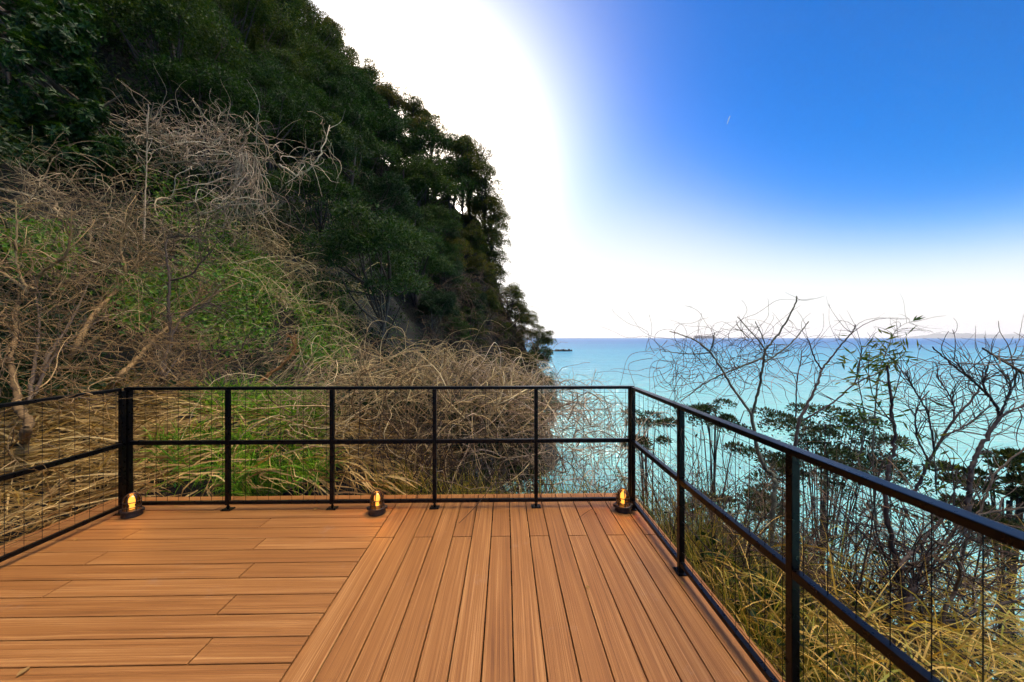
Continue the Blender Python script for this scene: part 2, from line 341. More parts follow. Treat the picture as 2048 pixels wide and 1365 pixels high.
# ------------------------------------------------------------------ deck
def deck():
    m, nt, out = new_mat('composite_decking')
    uv = nd(nt, 'ShaderNodeUVMap', uv_map='grain'); g = nd(nt, 'ShaderNodeNewGeometry')
    sep = nd(nt, 'ShaderNodeSeparateXYZ'); nt.links.new(uv.outputs[0], sep.inputs[0])
    u, v = sep.outputs[0], sep.outputs[1]; r = g.outputs['Random Per Island']
    def comb(a, b, c):
        k = nd(nt, 'ShaderNodeCombineXYZ'); 
        for i, q in enumerate((a, b, c)):
            if isinstance(q, (int, float)): k.inputs[i].default_value = q
            else: nt.links.new(q, k.inputs[i])
        return k.outputs[0]
    rz = mth(nt, 'MULTIPLY', r, 57.0)
    wob = nd(nt, 'ShaderNodeTexNoise', Scale=1.0, Detail=2.0); nt.links.new(comb(mth(nt, 'MULTIPLY', u, 1.6), mth(nt, 'MULTIPLY', v, 9.0), rz), wob.inputs['Vector'])
    v2 = mth(nt, 'ADD', v, mth(nt, 'MULTIPLY', mth(nt, 'SUBTRACT', wob.outputs[0], .5), .02))
    n1 = nd(nt, 'ShaderNodeTexNoise', Scale=1.0, Detail=3.0, Roughness=.6); nt.links.new(comb(mth(nt, 'MULTIPLY', u, .7), mth(nt, 'MULTIPLY', v2, 180.0), rz), n1.inputs['Vector'])
    n2 = nd(nt, 'ShaderNodeTexNoise', Scale=1.0, Detail=4.0, Roughness=.6); nt.links.new(comb(mth(nt, 'MULTIPLY', u, 1.2), mth(nt, 'MULTIPLY', v2, 42.0), rz), n2.inputs['Vector'])
    n3 = nd(nt, 'ShaderNodeTexNoise', Scale=1.0, Detail=3.0); nt.links.new(comb(mth(nt, 'MULTIPLY', u, .9), mth(nt, 'MULTIPLY', v, 3.0), mth(nt, 'ADD', rz, 9.0)), n3.inputs['Vector'])
    f = mth(nt, 'ADD', mth(nt, 'MULTIPLY', n1.outputs[0], .62), mth(nt, 'ADD', mth(nt, 'MULTIPLY', n2.outputs[0], .34), mth(nt, 'MULTIPLY', n3.outputs[0], .14)))
    f = mth(nt, 'ADD', f, mth(nt, 'MULTIPLY', mth(nt, 'SUBTRACT', r, .5), .05))
    c = ramp(nt, f, [(.36, (.12, .042, .010)), (.47, (.265, .100, .023)), (.58, (.345, .140, .035)), (.70, (.50, .240, .078))])
    # scuffs and dusty spots
    nw = nd(nt, 'ShaderNodeTexNoise', Scale=3.0, Detail=8.0, Roughness=.75); nt.links.new(g.outputs['Position'], nw.inputs['Vector'])
    wf = ramp(nt, nw.outputs[0], [(.60, (0, 0, 0)), (.80, (.35, .35, .35))])
    mx = nd(nt, 'ShaderNodeMixRGB'); nt.links.new(wf, mx.inputs[0]); nt.links.new(c, mx.inputs[1]); mx.inputs[2].default_value = (.45, .33, .26, 1)
    p = nd(nt, 'ShaderNodeBsdfPrincipled'); nt.links.new(mx.outputs[0], p.inputs['Base Color'])
    p.inputs['Specular IOR Level'].default_value = .38
    nt.links.new(mth(nt, 'ADD', mth(nt, 'MULTIPLY', n1.outputs[0], .25), .36), p.inputs['Roughness'])
    bp = nd(nt, 'ShaderNodeBump', Strength=.8, Distance=.003); nt.links.new(n1.outputs[0], bp.inputs['Height']); nt.links.new(bp.outputs[0], p.inputs['Normal'])
    nt.links.new(p.outputs[0], out.inputs[0])

    V = []; F = []; UV = []; MI = []
    def board(x0, x1, y0, y1, along, z0=-.025, z1=0.0, ch=.0016, mi=0):
        g_ = .0035; x0 += g_; x1 -= g_; y0 += g_; y1 -= g_; b = len(V); du = rng.uniform(0, 50); dv = rng.uniform(0, 50)
        ring = lambda i, z: [(x0 + i, y0 + i, z), (x1 - i, y0 + i, z), (x1 - i, y1 - i, z), (x0 + i, y1 - i, z)]
        V.extend(ring(0, z0) + ring(0, z1 - ch) + ring(ch * .35, z1 - ch * .35) + ring(ch, z1))
        for lv in range(3):
            for k in range(4): F.append((b + lv * 4 + k, b + lv * 4 + (k + 1) % 4, b + lv * 4 + 4 + (k + 1) % 4, b + lv * 4 + 4 + k)); MI.append(mi)
        F.append((b + 12, b + 13, b + 14, b + 15)); MI.append(mi)
        for q in V[b:]: UV.append((q[1] + du, q[0] + dv) if along == 'y' else (q[0] + du, q[1] + dv))
    BK = 3.46
    X0 = -1.010
    for k in range(15):
        a = X0 + k * .15; e = a + .15
        if k % 2 == 0: cuts = [BK, 2.73, -1.2]
        else: cuts = [BK, .2, -1.2]
        for c0, c1 in zip(cuts[:-1], cuts[1:]): board(a, e, c1, c0, 'y')
    y = 3.46; n = 0
    JL = [-2.62, -1.55, -2.75 , -1.72, -2.95, -1.85, -3.1, -1.98, -2.5, -1.9, -2.6, -1.8, -2.4, -2.0]
    edges = [3.46, 3.19, 3.04]
    yy = 3.04
    while yy > -1.2: yy -= .1505; edges.append(yy)
    jx = {0: [-2.6], 1: [], 2: [-2.0], 3: [-2.93], 4: [-1.84], 5: [-2.86], 6: [-1.715], 7: [-2.75], 8: [-1.61], 9: [], 10: [-1.50], 11: [], 12: [-1.45], 13: [-2.3]}
    for i in range(len(edges) - 1):
        xs = [-3.73] + jx.get(i, [-1.9 - .3 * (i % 3)]) + [X0]
        for a, e in zip(xs[:-1], xs[1:]): board(a, e, edges[i + 1], edges[i], 'x')
    # fascia boards round the rim
    board(X0 + 2.25, X0 + 2.272, -1.2, BK, 'y', -.15, -.004)
    board(-3.752, -3.73, -1.2, BK, 'y', -.15, -.004)
    board(-3.752, X0 + 2.272, BK, BK + .022, 'x', -.15, -.004)
    for yj in np.arange(-1.0, 3.4, .42): board(-3.70, X0 + 2.24, yj, yj + .06, 'x', -.13, -.0275, mi=1)
    board(-3.70, X0 + 2.24, -1.15, 3.44, 'x', -.16, -.135, mi=1)
    me = bpy.data.meshes.new('deck'); me.from_pydata(V, [], F); me.materials.append(m); me.materials.append(MAT['joist'])
    me.polygons.foreach_set('material_index', MI)
    uvl = me.uv_layers.new(name='grain'); idx = np.zeros(len(me.loops), np.int32); me.loops.foreach_get('vertex_index', idx)
    uvl.data.foreach_set('uv', np.array(UV, np.float32)[idx].ravel())
    me.update(); o = bpy.data.objects.new('deck', me); COL.objects.link(o); tag(o, kind='structure')
deck()

# ------------------------------------------------------------------ railings
RX, LX, BY, TOP = 1.152, -3.36, 3.20, 1.10
def railing(name, label, p0, p1, posts, corner_at=(), stems=True):
    """a run from p0 to p1 (xy); posts: distances along it; built along local x"""
    p0 = np.array(p0, float); p1 = np.array(p1, float); L = np.linalg.norm(p1 - p0); ang = math.atan2(*(p1 - p0)[::-1])
    root = empty(name, (p0[0], p0[1], 0), ang); tag(root, label, 'railing', 'black metal railings round the deck')
    mb = MB(); mb.box((.024, -.025, TOP - .026), (L - .024, .025, TOP), ch=.004); mb.build('top_rail', MAT['metal'], root)
    cuts = sorted(posts)
    def hw(s): return .026 if s in corner_at else .0205
    for nm, za, zb, w in (('middle_rail', .585, .620, .016), ('bottom_rail', .050, .078, .014)):
        mb = MB()
        for a, b in zip(cuts[:-1], cuts[1:]): mb.box((a + hw(a) - .004, -w, za), (b - hw(b) + .004, w, zb), ch=.003)
        mb.build(nm, MAT['metal'], root)
    for s in cuts:
        big = s in corner_at; h = .021 if big else .0165
        z0 = .006 if (big or not stems) else .045
        mb = MB(); mb.box((s - h, -h, z0), (s + h, h, TOP - (.0 if big else .027)), ch=.003)
        po = mb.build('post', MAT['metal'], root)
        mb = MB(); mb.box((s - .042, -.034, .0005), (s + .042, .034, .007), ch=.002)
        for q in (-.031, .031): mb.lathe([(.0065, .006), (.0065, .012), (.004, .014), (.0005, .014)], (s + q, -.022, 0), 8)
        mb.build('base_plate', MAT['metal'], po)
        if z0 > .02:
            mb = MB(); mb.lathe([(.009, .006), (.009, .046)], (s, 0, 0), 12); mb.lathe([(.014, .02), (.015, .024), (.014, .028)], (s, 0, 0), 12)
            mb.build('foot_bolt', MAT['metal'], po, smooth=True)
    for a, b in zip(cuts[:-1], cuts[1:]):
        mb = MB(); n = int(round((b - a) / .1)); xs = a + (np.arange(n) + .5) * (b - a) / n
        P = np.stack([np.stack([np.full(2, x), np.zeros(2), np.array([.07, TOP - .02])], -1) for x in xs]); mb.tubes(P, np.full(P.shape[:2], .0014), 5)
        zs = np.arange(.14, TOP - .04, .1)
        P = np.stack([np.stack([np.array([a + .01, b - .01]), np.full(2, .0038), np.full(2, z)], -1) for z in zs]); mb.tubes(P, np.full(P.shape[:2], .0014), 5)
        mb.build('wire_mesh', MAT['wire'], root)
    return root
bp_ = [0.0, .875, 1.80, 2.72, 3.64, RX - LX]
railing('deck_railing', 'black metal railing with wire mesh along the far end of the deck', (LX, BY), (RX, BY), bp_, (0.0, RX - LX))
railing('deck_railing', 'black metal railing on the sea side of the deck beside the bare saplings', (RX, BY - .052), (RX, -1.1), [0.86, 1.76, 2.68, 3.6, .0], (), stems=False)
railing('deck_railing', 'black metal railing on the hill side of the deck beside the heap of straw', (LX, BY - .052), (LX, -1.1), [0.87, 1.8, 2.7, 3.6, .0], (), stems=False)

# ------------------------------------------------------------------ lamps
def lamps():
    mg, nt, out = new_mat('smoked_glass')
    tr = nd(nt, 'ShaderNodeBsdfTransparent'); tr.inputs[0].default_value = (.80, .58, .40, 1)
    gl = nd(nt, 'ShaderNodeBsdfGlossy', Roughness=.04); fr = nd(nt, 'ShaderNodeFresnel', IOR=1.5)
    ms = nd(nt, 'ShaderNodeMixShader'); nt.links.new(mth(nt, 'ADD', mth(nt, 'MULTIPLY', fr.outputs[0], .9), .03), ms.inputs[0]); nt.links.new(tr.outputs[0], ms.inputs[1]); nt.links.new(gl.outputs[0], ms.inputs[2]); nt.links.new(ms.outputs[0], out.inputs[0])
    me_, nt, out = new_mat('glowing_bulb')
    e = nd(nt, 'ShaderNodeEmission', Strength=2.0); e.inputs[0].default_value = (1.0, .50, .08, 1); nt.links.new(e.outputs[0], out.inputs[0])
    def make():
        r = empty('deck_lamp'); a = np.linspace(0, 2 * np.pi, 25)
        mb = MB(); mb.lathe([(.001, .001), (.060, .001), (.064, .006), (.062, .040), (.066, .044), (.066, .056), (.058, .060), (.001, .060)], seg=32, sx=1.12)
        for sx in (-1, 1): mb.lathe([(.001, .042), (.016, .042), (.017, .060), (.010, .064), (.001, .064)], (sx * .072, 0, 0), 14)
        mb.build('lamp_base', MAT['lamp_black'], r, smooth=False)
        mb = MB(); prof = [(.050, .058), (.051, .09), (.050, .13)] + [(.050 * math.cos(t), .13 + .062 * math.sin(t)) for t in np.linspace(.15, 1.5, 9)]
        mb.lathe(prof, seg=28); mb.build('glass_dome', mg, r, smooth=True)
        mb = MB(); rib = [(.0555, .058), (.0565, .09), (.0555, .13)] + [(.0555 * math.cos(t), .13 + .0685 * math.sin(t)) for t in np.linspace(.15, 1.571, 8)]
        P = np.array([[(q[0] * math.cos(t), q[0] * math.sin(t), q[1]) for q in rib] for t in np.arange(6) * math.pi / 3 + .5]); mb.tubes(P, np.full(P.shape[:2], .0042), 6)
        for z, rr in ((.085, .0568), (.128, .0560)):
            P = np.stack([rr * np.cos(a), rr * np.sin(a), np.full(25, z)], -1); mb.tubes(P, np.full(25, .0038), 6)
        mb.lathe([(.010, .196), (.012, .201), (.001, .204)], seg=12)
        mb.build('cage', MAT['lamp_black'], r, smooth=True)
        mb = MB(); mb.lathe([(.018, .062), (.019, .075), (.016, .082), (.014, .088), (.021, .105), (.024, .130), (.021, .152), (.012, .166), (.001, .170)], seg=18)
        mb.build('bulb', me_, r, smooth=True)
        return r
    proto = make(); spots = [(264, 1032, 'lit caged deck lamp in the corner by the hill side railing', .25), (754, 1027, 'lit caged deck lamp standing alone in the middle of the far railing', .1), (1246, 1022, 'lit caged deck lamp in the corner on the sea side', .0)]
    first = True
    for px, py, lab, rz in spots:
        d = FPX * EYE / (py - HOR); p = W(px, py, d)
        if first: o = proto; first = False
        else:
            o = proto.copy(); COL.objects.link(o)
            for ch in proto.children:
                c = ch.copy(); COL.objects.link(c); c.parent = o
        o.location = (p[0], p[1], 0); o.rotation_euler = (0, 0, rz); tag(o, lab, 'lamp', 'caged lamps on the deck')
        ld = bpy.data.lights.new('lamp_glow', 'POINT'); ld.energy = 2.0; ld.color = (1, .42, .06); ld.shadow_soft_size = .02
        lo = bpy.data.objects.new('lamp_glow', ld); COL.objects.link(lo); lo.parent = o; lo.location = (0, 0, .185)
lamps()

# ------------------------------------------------------------------ plant builders
def unit(v): return v / (np.linalg.norm(v, axis=-1, keepdims=True) + 1e-9)
def walk(P0, D0, M, step, curl, grav, rg, field=None, keep=.75):
    N = len(P0); P = np.zeros((N, M, 3)); P[:, 0] = P0; D = unit(D0); w = np.zeros((N, 3)); step = np.broadcast_to(step, N)[:, None]
    grav = np.asarray(grav, float)
    for i in range(1, M):
        w = keep * w + rg.normal(0, curl, (N, 3)); D = D + w + grav
        if field is not None: D = D + field(P[:, i - 1])
        D = unit(D); P[:, i] = P[:, i - 1] + D * step
    return P
def taper(N, M, r0, r1=.35, rg=rng):
    r = np.broadcast_to(r0, N)[:, None]; return r * np.linspace(1, r1, M)[None]
def smooth_line(pts, n):
    """Catmull-Rom through pts (k,3 or more columns)"""
    p = np.asarray(pts, float); k = len(p); q = np.vstack([2 * p[0] - p[1], p, 2 * p[-1] - p[-2]])
    t = np.linspace(0, k - 1 - 1e-6, n); i = t.astype(int); f = (t - i)[:, None]
    a, b, c, d = q[i], q[i + 1], q[i + 2], q[i + 3]
    return .5 * (2 * b + (c - a) * f + (2 * a - 5 * b + 4 * c - d) * f ** 2 + (3 * b - a - 3 * c + d) * f ** 3)

def twigs_from(lines, rg, n, length, rad, M=8, curl=.12, grav=(0, 0, .03), spread=.9, lo=.3):
    """twigs growing out of given branch polylines"""
    P0 = []; D0 = []; 
    for _ in range(n):
        l = lines[rg.integers(len(lines))]; i = int(rg.uniform(lo, .97) * (len(l) - 1)); t = l[min(i + 1, len(l) - 1)] - l[i]
        P0.append(l[i]); D0.append(t / (np.linalg.norm(t) + 1e-9) + rg.normal(0, spread, 3))
    P0 = np.array(P0); Ln = length * rg.uniform(.45, 1.2, n)
    P = walk(P0, np.array(D0), M, Ln / (M - 1), curl, grav, rg)
    return P, taper(n, M, rad * rg.uniform(.7, 1.2, n), .4)

# --- broadleaf crowns: clumps of leaves carried by limbs
def leaf_clumps(mb, C, RC, n_each, L, w, rg, flat=.75, droop=-.25):
    n = len(C) * n_each; c = np.repeat(C, n_each, 0); r = np.repeat(RC, n_each)
    d = unit(rg.normal(0, 1, (n, 3))); d[:, 2] = np.where(d[:, 2] < -.35, -d[:, 2], d[:, 2])
    rr = r * rg.uniform(.45, 1.06, n) ** .6
    P = c + d * rr[:, None] * np.array([1, 1, flat])
    dirn = d * .7 + rg.normal(0, .6, (n, 3)) + np.array([0, 0, droop]); nr = unit(d + np.array([0, 0, .6]) + rg.normal(0, .45, (n, 3)))
    mb.leaves(P, dirn, nr, L * rg.uniform(.7, 1.25, n), w * rg.uniform(.75, 1.2, n))
def broadleaf(name, rg, R=3.0, H=7.5, z0=2.6, nc=34, each=230, L=.2, w=.085, lm=None, bm=None, limbs=14, rc=(.7, 1.15), hollow=.55):
    root = empty(name)
    k = rg.normal(0, 1, (nc, 3)); k = unit(k); k[:, 2] = np.where(k[:, 2] < -.45, -k[:, 2], k[:, 2])
    rad = rg.uniform(hollow, 1.0, nc)[:, None]
    cz = (H + z0) / 2; C = k * rad * np.array([R, R, (H - z0) / 2]) * .86 + np.array([0, 0, cz])
    C[:, :2] += rg.normal(0, .15 * R, 2)
    RC = rg.uniform(*rc, nc) * (.8 + .35 * rg.random(nc))
    mb = MB(); leaf_clumps(mb, C, RC, each, L, w, rg); mb.build('crown', lm, root)
    mb = MB(); top = np.array([rg.normal(0, .3), rg.normal(0, .3), cz + .2 * H])
    tr = smooth_line([(0, 0, -1.2), (rg.normal(0, .1), rg.normal(0, .1), z0 * .5), tuple(top * .6 + rg.normal(0, .15, 3)), tuple(top)], 14)
    mb.tubes(tr, np.linspace(.17, .06, 14), 7)
    for i in range(min(limbs, nc)):
        j = rg.integers(3, 11); a = tr[j]; e = C[i]; m = a * .5 + e * .5 + np.array([0, 0, -.25]) + rg.normal(0, .15, 3)
        mb.tubes(smooth_line([a, m, e], 8), np.linspace(.07, .018, 8), 5)
        tw = walk(np.repeat(e[None], 5, 0), rg.normal(0, 1, (5, 3)) + (e - a) * .4, 6, .14 * R / 3 * 1.4, .2, (0, 0, .05), rg); mb.tubes(tw, taper(5, 6, .014), 3)
    mb.build('trunk', bm, root, smooth=True)
    return root
def clone(root, loc, rz, s, label, cat=None, group=None):
    o = root.copy(); COL.objects.link(o); o.location = loc; o.rotation_euler = (rng.normal(0, .06), rng.normal(0, .06), rz); o.scale = s
    for ch in root.children:
        c = ch.copy(); COL.objects.link(c); c.parent = o
    o['label'] = label
    if cat: o['category'] = cat
    if group: o['group'] = group
    return o

# ------------------------------------------------------------------ hillside trees
ORD = ['first', 'second', 'third', 'fourth', 'fifth', 'sixth', 'seventh', 'eighth', 'ninth', 'tenth', 'eleventh', 'twelfth', 'thirteenth', 'fourteenth', 'fifteenth', 'sixteenth', 'seventeenth', 'eighteenth', 'nineteenth', 'twentieth', 'twenty-first', 'twenty-second']
def hill_trees():
    rg = np.random.default_rng(21)
    warm = leaf_mat('warm_green_leaf', [(.007, .02, .003), (.016, .04, .005), (.035, .065, .008), (.07, .09, .014)], trans=.3)
    blue = leaf_mat('deep_green_leaf', [(.003, .014, .004), (.007, .026, .007), (.014, .042, .010), (.03, .06, .012)], trans=.2)
    dense = [broadleaf('evergreen_tree', rg, R=2.9 * (.9 + .1 * q), H=6.6 + .3 * q, z0=.8, nc=36, each=400, L=.135 + .015 * q, w=.064, rc=(.6, 1.0 + .08 * q), lm=[MAT['leaf_hill'], blue, warm, MAT['leaf_hill']][q], bm=MAT['bark_dark']) for q in range(4)]
    sparse = [broadleaf('ridge_tree', rg, R=2.9, H=8.0, z0=2.2, nc=34, each=330, L=.165, w=.075, lm=MAT['leaf_ridge'], bm=MAT['bark_dark'], limbs=24, rc=(.55, .95), hollow=.3) for _ in range(4)]
    bushy = [broadleaf('cliff_tree', rg, R=2.5, H=6.6, z0=-1.0, nc=44, each=330, L=.155, w=.07, lm=MAT['leaf_ridge'], bm=MAT['bark_dark'], rc=(.6, 1.0), hollow=.5) for _ in range(4)]
    used = set()
    def put(pool, i, *a):
        o = pool[i]
        if o.name in used: return clone(o, *a)
        used.add(o.name); loc, rz, s, label, cat, group = a
        o.location = loc; o.rotation_euler = (0, 0, rz); o.scale = s; tag(o, label, cat, group); return o
    # ridge line: crown tops follow the outline of the headland against the sky
    ridge = [(545, -90, 45, 1.35), (600, -40, 45, 1.3), (652, 20, 46, 1.25), (700, 84, 45, 1.1), (752, 128, 46, 1.15), (800, 160, 45, 1.1), (842, 196, 46, 1.05), (882, 236, 45, 1.05),
             (922, 262, 44, 1.05), (958, 292, 43.5, 1.1), (985, 330, 43, 1.1), (994, 385, 43, 1.05), (984, 440, 42.5, 1.0), (990, 490, 43, .95), (1006, 530, 43, .85), (1026, 566, 43.5, .8), (1042, 596, 43.5, .8), (1056, 620, 44, .78), (1072, 650, 43.5, .78), (1080, 692, 43.5, .8), (1090, 738, 43.5, .8), (1104, 786, 43, .78)]
    for i, (px, py, d, s) in enumerate(ridge):
        p = W(px, py, d); lo = i < 11; h = (8.0 * (1.15 if i < 9 else 1) if lo else 6.6) * s
        where = 'at the very top of the ridge' if i < 3 else ('on the upper ridge' if i < 8 else ('on the shoulder of the ridge' if i < 11 else 'clinging to the cliff edge'))
        put(sparse if lo else bushy, i % 4, (p[0] - (.9 if lo else .6) * s, p[1], p[2] - h + .3), rg.uniform(0, 6.28), (s * 1.05, s * 1.05, s * (1.15 if i < 9 else 1)), f'evergreen {where} against the sky, {ORD[i]} down the ridge outline', 'tree', 'trees along the ridge outline')
    # bushes covering the cliff face inside the outline
    face = [(925, 330, 1.0), (955, 390, .95), (905, 400, 1.0), (945, 455, .9), (960, 510, .8), (900, 480, .95), (930, 560, .75), (975, 575, .7), (1000, 625, .65), (955, 640, .65), (905, 620, .7), (1020, 680, .6), (975, 700, .6), (1030, 735, .55), (925, 700, .6), (990, 755, .55), (1040, 640, .62), (1052, 690, .6), (1066, 770, .6), (1010, 770, .6)]
    for i, (px, py, s) in enumerate(face):
        d = hit(np.array([px * 1.]), np.array([py + 40.]), 20)[0]; d = 44. if np.isnan(d) else min(d, 46); p = W(px, py + 40, d - .6); band_ = 'high on the cliff face' if py < 460 else ('halfway down the cliff face' if py < 600 else 'low on the cliff face')
        side_ = ORD[[q for q in sorted(range(len(face)), key=lambda q: face[q][0]) if (face[q][1] < 460) == (py < 460) and (face[q][1] < 600) == (py < 600)].index(i)]
        put(bushy, i % 4, (p[0], p[1], p[2] - 3.0 * s), rg.uniform(0, 6.28), (s, s, s * .95), f'bushy evergreen {band_}, {side_} from the hill towards the water', 'tree', 'bushes on the cliff face')
    # rows below the ridge
    rows = [(128, 52, 17), (165, 60, 15), (205, 74, 13), (290, 88, 11), (380, 100, 9), (470, 120, 7)]
    rp = np.array([(r[0], r[1]) for r in ridge], float); seg = np.r_[0, np.cumsum(np.linalg.norm(np.diff(rp, axis=0), axis=1))]
    for ri, (off, stepp, n) in enumerate(rows):
        k = 0
        for i in range(40):
            s_ = seg[-1] - 25 - i * stepp - off * .10
            if s_ < -300: break
            if s_ > 0: q = np.array([np.interp(s_, seg, rp[:, 0]), np.interp(s_, seg, rp[:, 1])])
            else: q = rp[0] + (rp[0] - rp[1]) / np.linalg.norm(rp[0] - rp[1]) * -s_
            q = q + np.array([-.78, .62]) * off + rg.normal(0, 9, 2)
            if q[1] > 700 or q[0] < -60 or q[1] < -120: continue
            if q[0] < 300 and q[1] > 170: continue
            if q[0] < 560 and q[1] > 330: continue
            if q[0] < 740 and q[1] > 540: continue
            d = hit(np.array([q[0]]), np.array([q[1] + 25]))[0]
            if np.isnan(d): d = 45.
            p = W(q[0], q[1] + 25, d); sc_ = 1.3 * np.clip(rg.uniform(.75, 1.1) * (.55 + .45 * (d - 12) / 30), .45, 1.05)
            if q[1] > 480 and q[0] > 850: sc_ *= .62
            if k >= len(ORD): break
            z = float(terr(p[0], p[1]))
            put(dense, rg.integers(4), (p[0], p[1], z - .4), rg.uniform(0, 6.28), (sc_, sc_, sc_ * rg.uniform(.85, 1.1)), f'dark evergreen in the {ORD[ri]} row below the ridge, {ORD[k]} from the cliff edge', 'tree', 'evergreens on the hillside below the ridge'); k += 1
    # bare fine-twigged tree sticking out of the ridge
    r0 = W(955, 345, 47.0); root = empty('bare_tree', r0); tag(root, 'leafless pinkish grey tree with fan of fine twigs above the ridge', 'tree')
    mb = MB(); mb.tubes(smooth_line([(0, 0, -3), (.1, 0, 0), (.4, 0, 2.0)], 8), np.linspace(.12, .06, 8), 5)
    P = walk(np.tile([.2, 0, .8], (26, 1)) + rg.normal(0, .3, (26, 3)), np.stack([rg.uniform(-.8, 1.1, 26), rg.normal(0, .4, 26), rg.uniform(.6, 1.2, 26)], -1), 10, .42, .05, (0, 0, .02), rg); mb.tubes(P, taper(26, 10, .03), 3)
    tw, tr_ = twigs_from(list(P), rg, 420, 1.3, .013, 6, .1, (0, 0, .03), .45, .3); mb.tubes(tw, tr_, 3)
    mb.build('trunk', twig_mat('pink_twig', [(.10, .06, .06), (.2, .13, .13), (.3, .2, .2), (.35, .26, .26)]), root)
hill_trees()

def near_tree():
    rg = np.random.default_rng(5); b = W(-90, 620, 9.6)
    root = empty('broadleaf_tree', (b[0], b[1], float(terr(b[0], b[1])))); tag(root, 'big near evergreen with glossy leaves at the top left corner above the bare twigs', 'tree')
    o = np.array(root.location)
    C = []; RC = []
    for px, py, d, r in [(10, 40, 9, 1.1), (90, 20, 9.3, .9), (60, 130, 8.8, .95), (140, 110, 9.4, .6), (20, 210, 8.7, .9), (110, 200, 9, .85), (160, 160, 9.4, .45), (180, 190, 9.6, .3), (70, 280, 8.7, .7), (150, 255, 9.1, .65), (190, 230, 9.5, .3), (170, 310, 9.2, .5), (215, 290, 9.6, .35), (120, 330, 9, .45), (20, 310, 8.8, .5), (50, -40, 9, 1.1), (-60, 100, 9, 1.2), (-60, 240, 9, 1.0), (200, 330, 9.5, .3), (75, 60, 9.6, 1.0), (150, 60, 9.9, .55), (100, 0, 10, 1)]:
        c = W(px, py, d) - o
        for _ in range(5):
            C.append(c + rg.normal(0, .42, 3) * r); RC.append(r * rg.uniform(.3, .55))
    mb = MB(); C = np.array(C); RC = np.array(RC)
    # whorls of long leaves
    n = 3400; k = rg.integers(0, len(C), n); dd = unit(rg.normal(0, 1, (n, 3))); wc = C[k] + dd * (RC[k] * rg.uniform(.3, 1.1, n))[:, None]
    m = 8; P = np.repeat(wc, m, 0); ax = np.repeat(unit(dd + np.array([0, 0, .5])), m, 0); out = unit(np.cross(ax, rg.normal(0, 1, (n * m, 3)))) + ax * rg.uniform(-.2, .5, n * m)[:, None]
    mb.leaves(P, out, ax, .155 * rg.uniform(.7, 1.2, n * m), .05 * rg.uniform(.8, 1.2, n * m)); mb.build('crown', MAT['leaf_near'], root)
    mb = MB(); top = W(60, 60, 9.3) - o
    tr = smooth_line([(0, 0, -.8), (.1, .1, 2.2), tuple(top * .6), tuple(top)], 14); mb.tubes(tr, np.linspace(.2, .06, 14), 8)
    for i in range(0, len(C), 2):
        a = tr[rg.integers(4, 12)]; mb.tubes(smooth_line([a, a * .5 + C[i] * .5 + rg.normal(0, .2, 3), C[i]], 8), np.linspace(.05, .012, 8), 5)
    e = W(243, 190, 9.5) - o; mb.tubes(smooth_line([W(175, 235, 9.5) - o, W(205, 215, 9.5) - o, e], 7), np.linspace(.06, .012, 7), 6)
    mb.build('trunk', MAT['bark'], root, smooth=True)
near_tree()

# ------------------------------------------------------------------ undergrowth on the hill
def undergrowth():
    rg = np.random.default_rng(31)
    polys = [([(0, -20), (620, -20), (1000, 330), (1090, 800), (700, 800), (560, 500), (230, 330), (0, 330)], 60000, (0, 1.2), .2, .085),
             ([(0, 250), (260, 330), (520, 330), (720, 560), (760, 760), (300, 780), (0, 800)], 26000, (0, .7), .12, .055),
             ([(-900, -300), (0, -20), (0, 820), (-900, 760)], 26000, (0, .8), .14, .06)]
    mb = MB()
    for poly, n, off, L, w in polys:
        P, d = scatter(poly, n, rg, off)
        # only keep leaves in patches, leaving dark hollows
        f = np.sin(P[:, 0] * 1.7 + P[:, 2] * 1.1) + np.sin(P[:, 2] * 2.3 - P[:, 1] * .9 + 1) + np.sin(P[:, 0] * .8 - P[:, 1] * 1.4) + rg.normal(0, .7, len(P))
        P = P[f > -.7]; n = len(P)
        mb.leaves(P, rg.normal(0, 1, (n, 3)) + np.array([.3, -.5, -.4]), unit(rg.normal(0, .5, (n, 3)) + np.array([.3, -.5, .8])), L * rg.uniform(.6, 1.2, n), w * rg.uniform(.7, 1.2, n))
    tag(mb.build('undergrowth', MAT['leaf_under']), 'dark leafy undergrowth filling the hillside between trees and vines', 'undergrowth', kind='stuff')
    mb = MB()
    for poly, n in [([(370, 480), (480, 450), (560, 560), (540, 680), (430, 700), (330, 620)], 7000), ([(230, 560), (330, 540), (340, 640), (250, 650)], 2200), ([(560, 560), (690, 570), (710, 660), (620, 690)], 3500), ([(480, 500), (570, 530), (560, 590), (480, 560)], 1800), ([(600, 650), (720, 680), (690, 740), (600, 720)], 2000), ([(20, 450), (140, 450), (150, 540), (40, 550)], 1800), ([(270, 330), (420, 380), (470, 470), (330, 450)], 1800)]:
        P, d = scatter(poly, n, rg, (.1, 1.5)); n = len(P); P = P + rg.normal(0, .12, P.shape)
        mb.leaves(P, rg.normal(0, 1, (n, 3)) + np.array([.2, -.3, -.6]), unit(rg.normal(0, .5, (n, 3)) + np.array([.2, -.6, .8])), .11 * rg.uniform(.5, 1.2, n), .07 * rg.uniform(.6, 1.2, n))
    tag(mb.build('creeper_leaves', MAT['leaf_ivy']), 'bright green creeper leaves in patches on the bank behind the twigs', 'creeper', kind='stuff')
undergrowth()

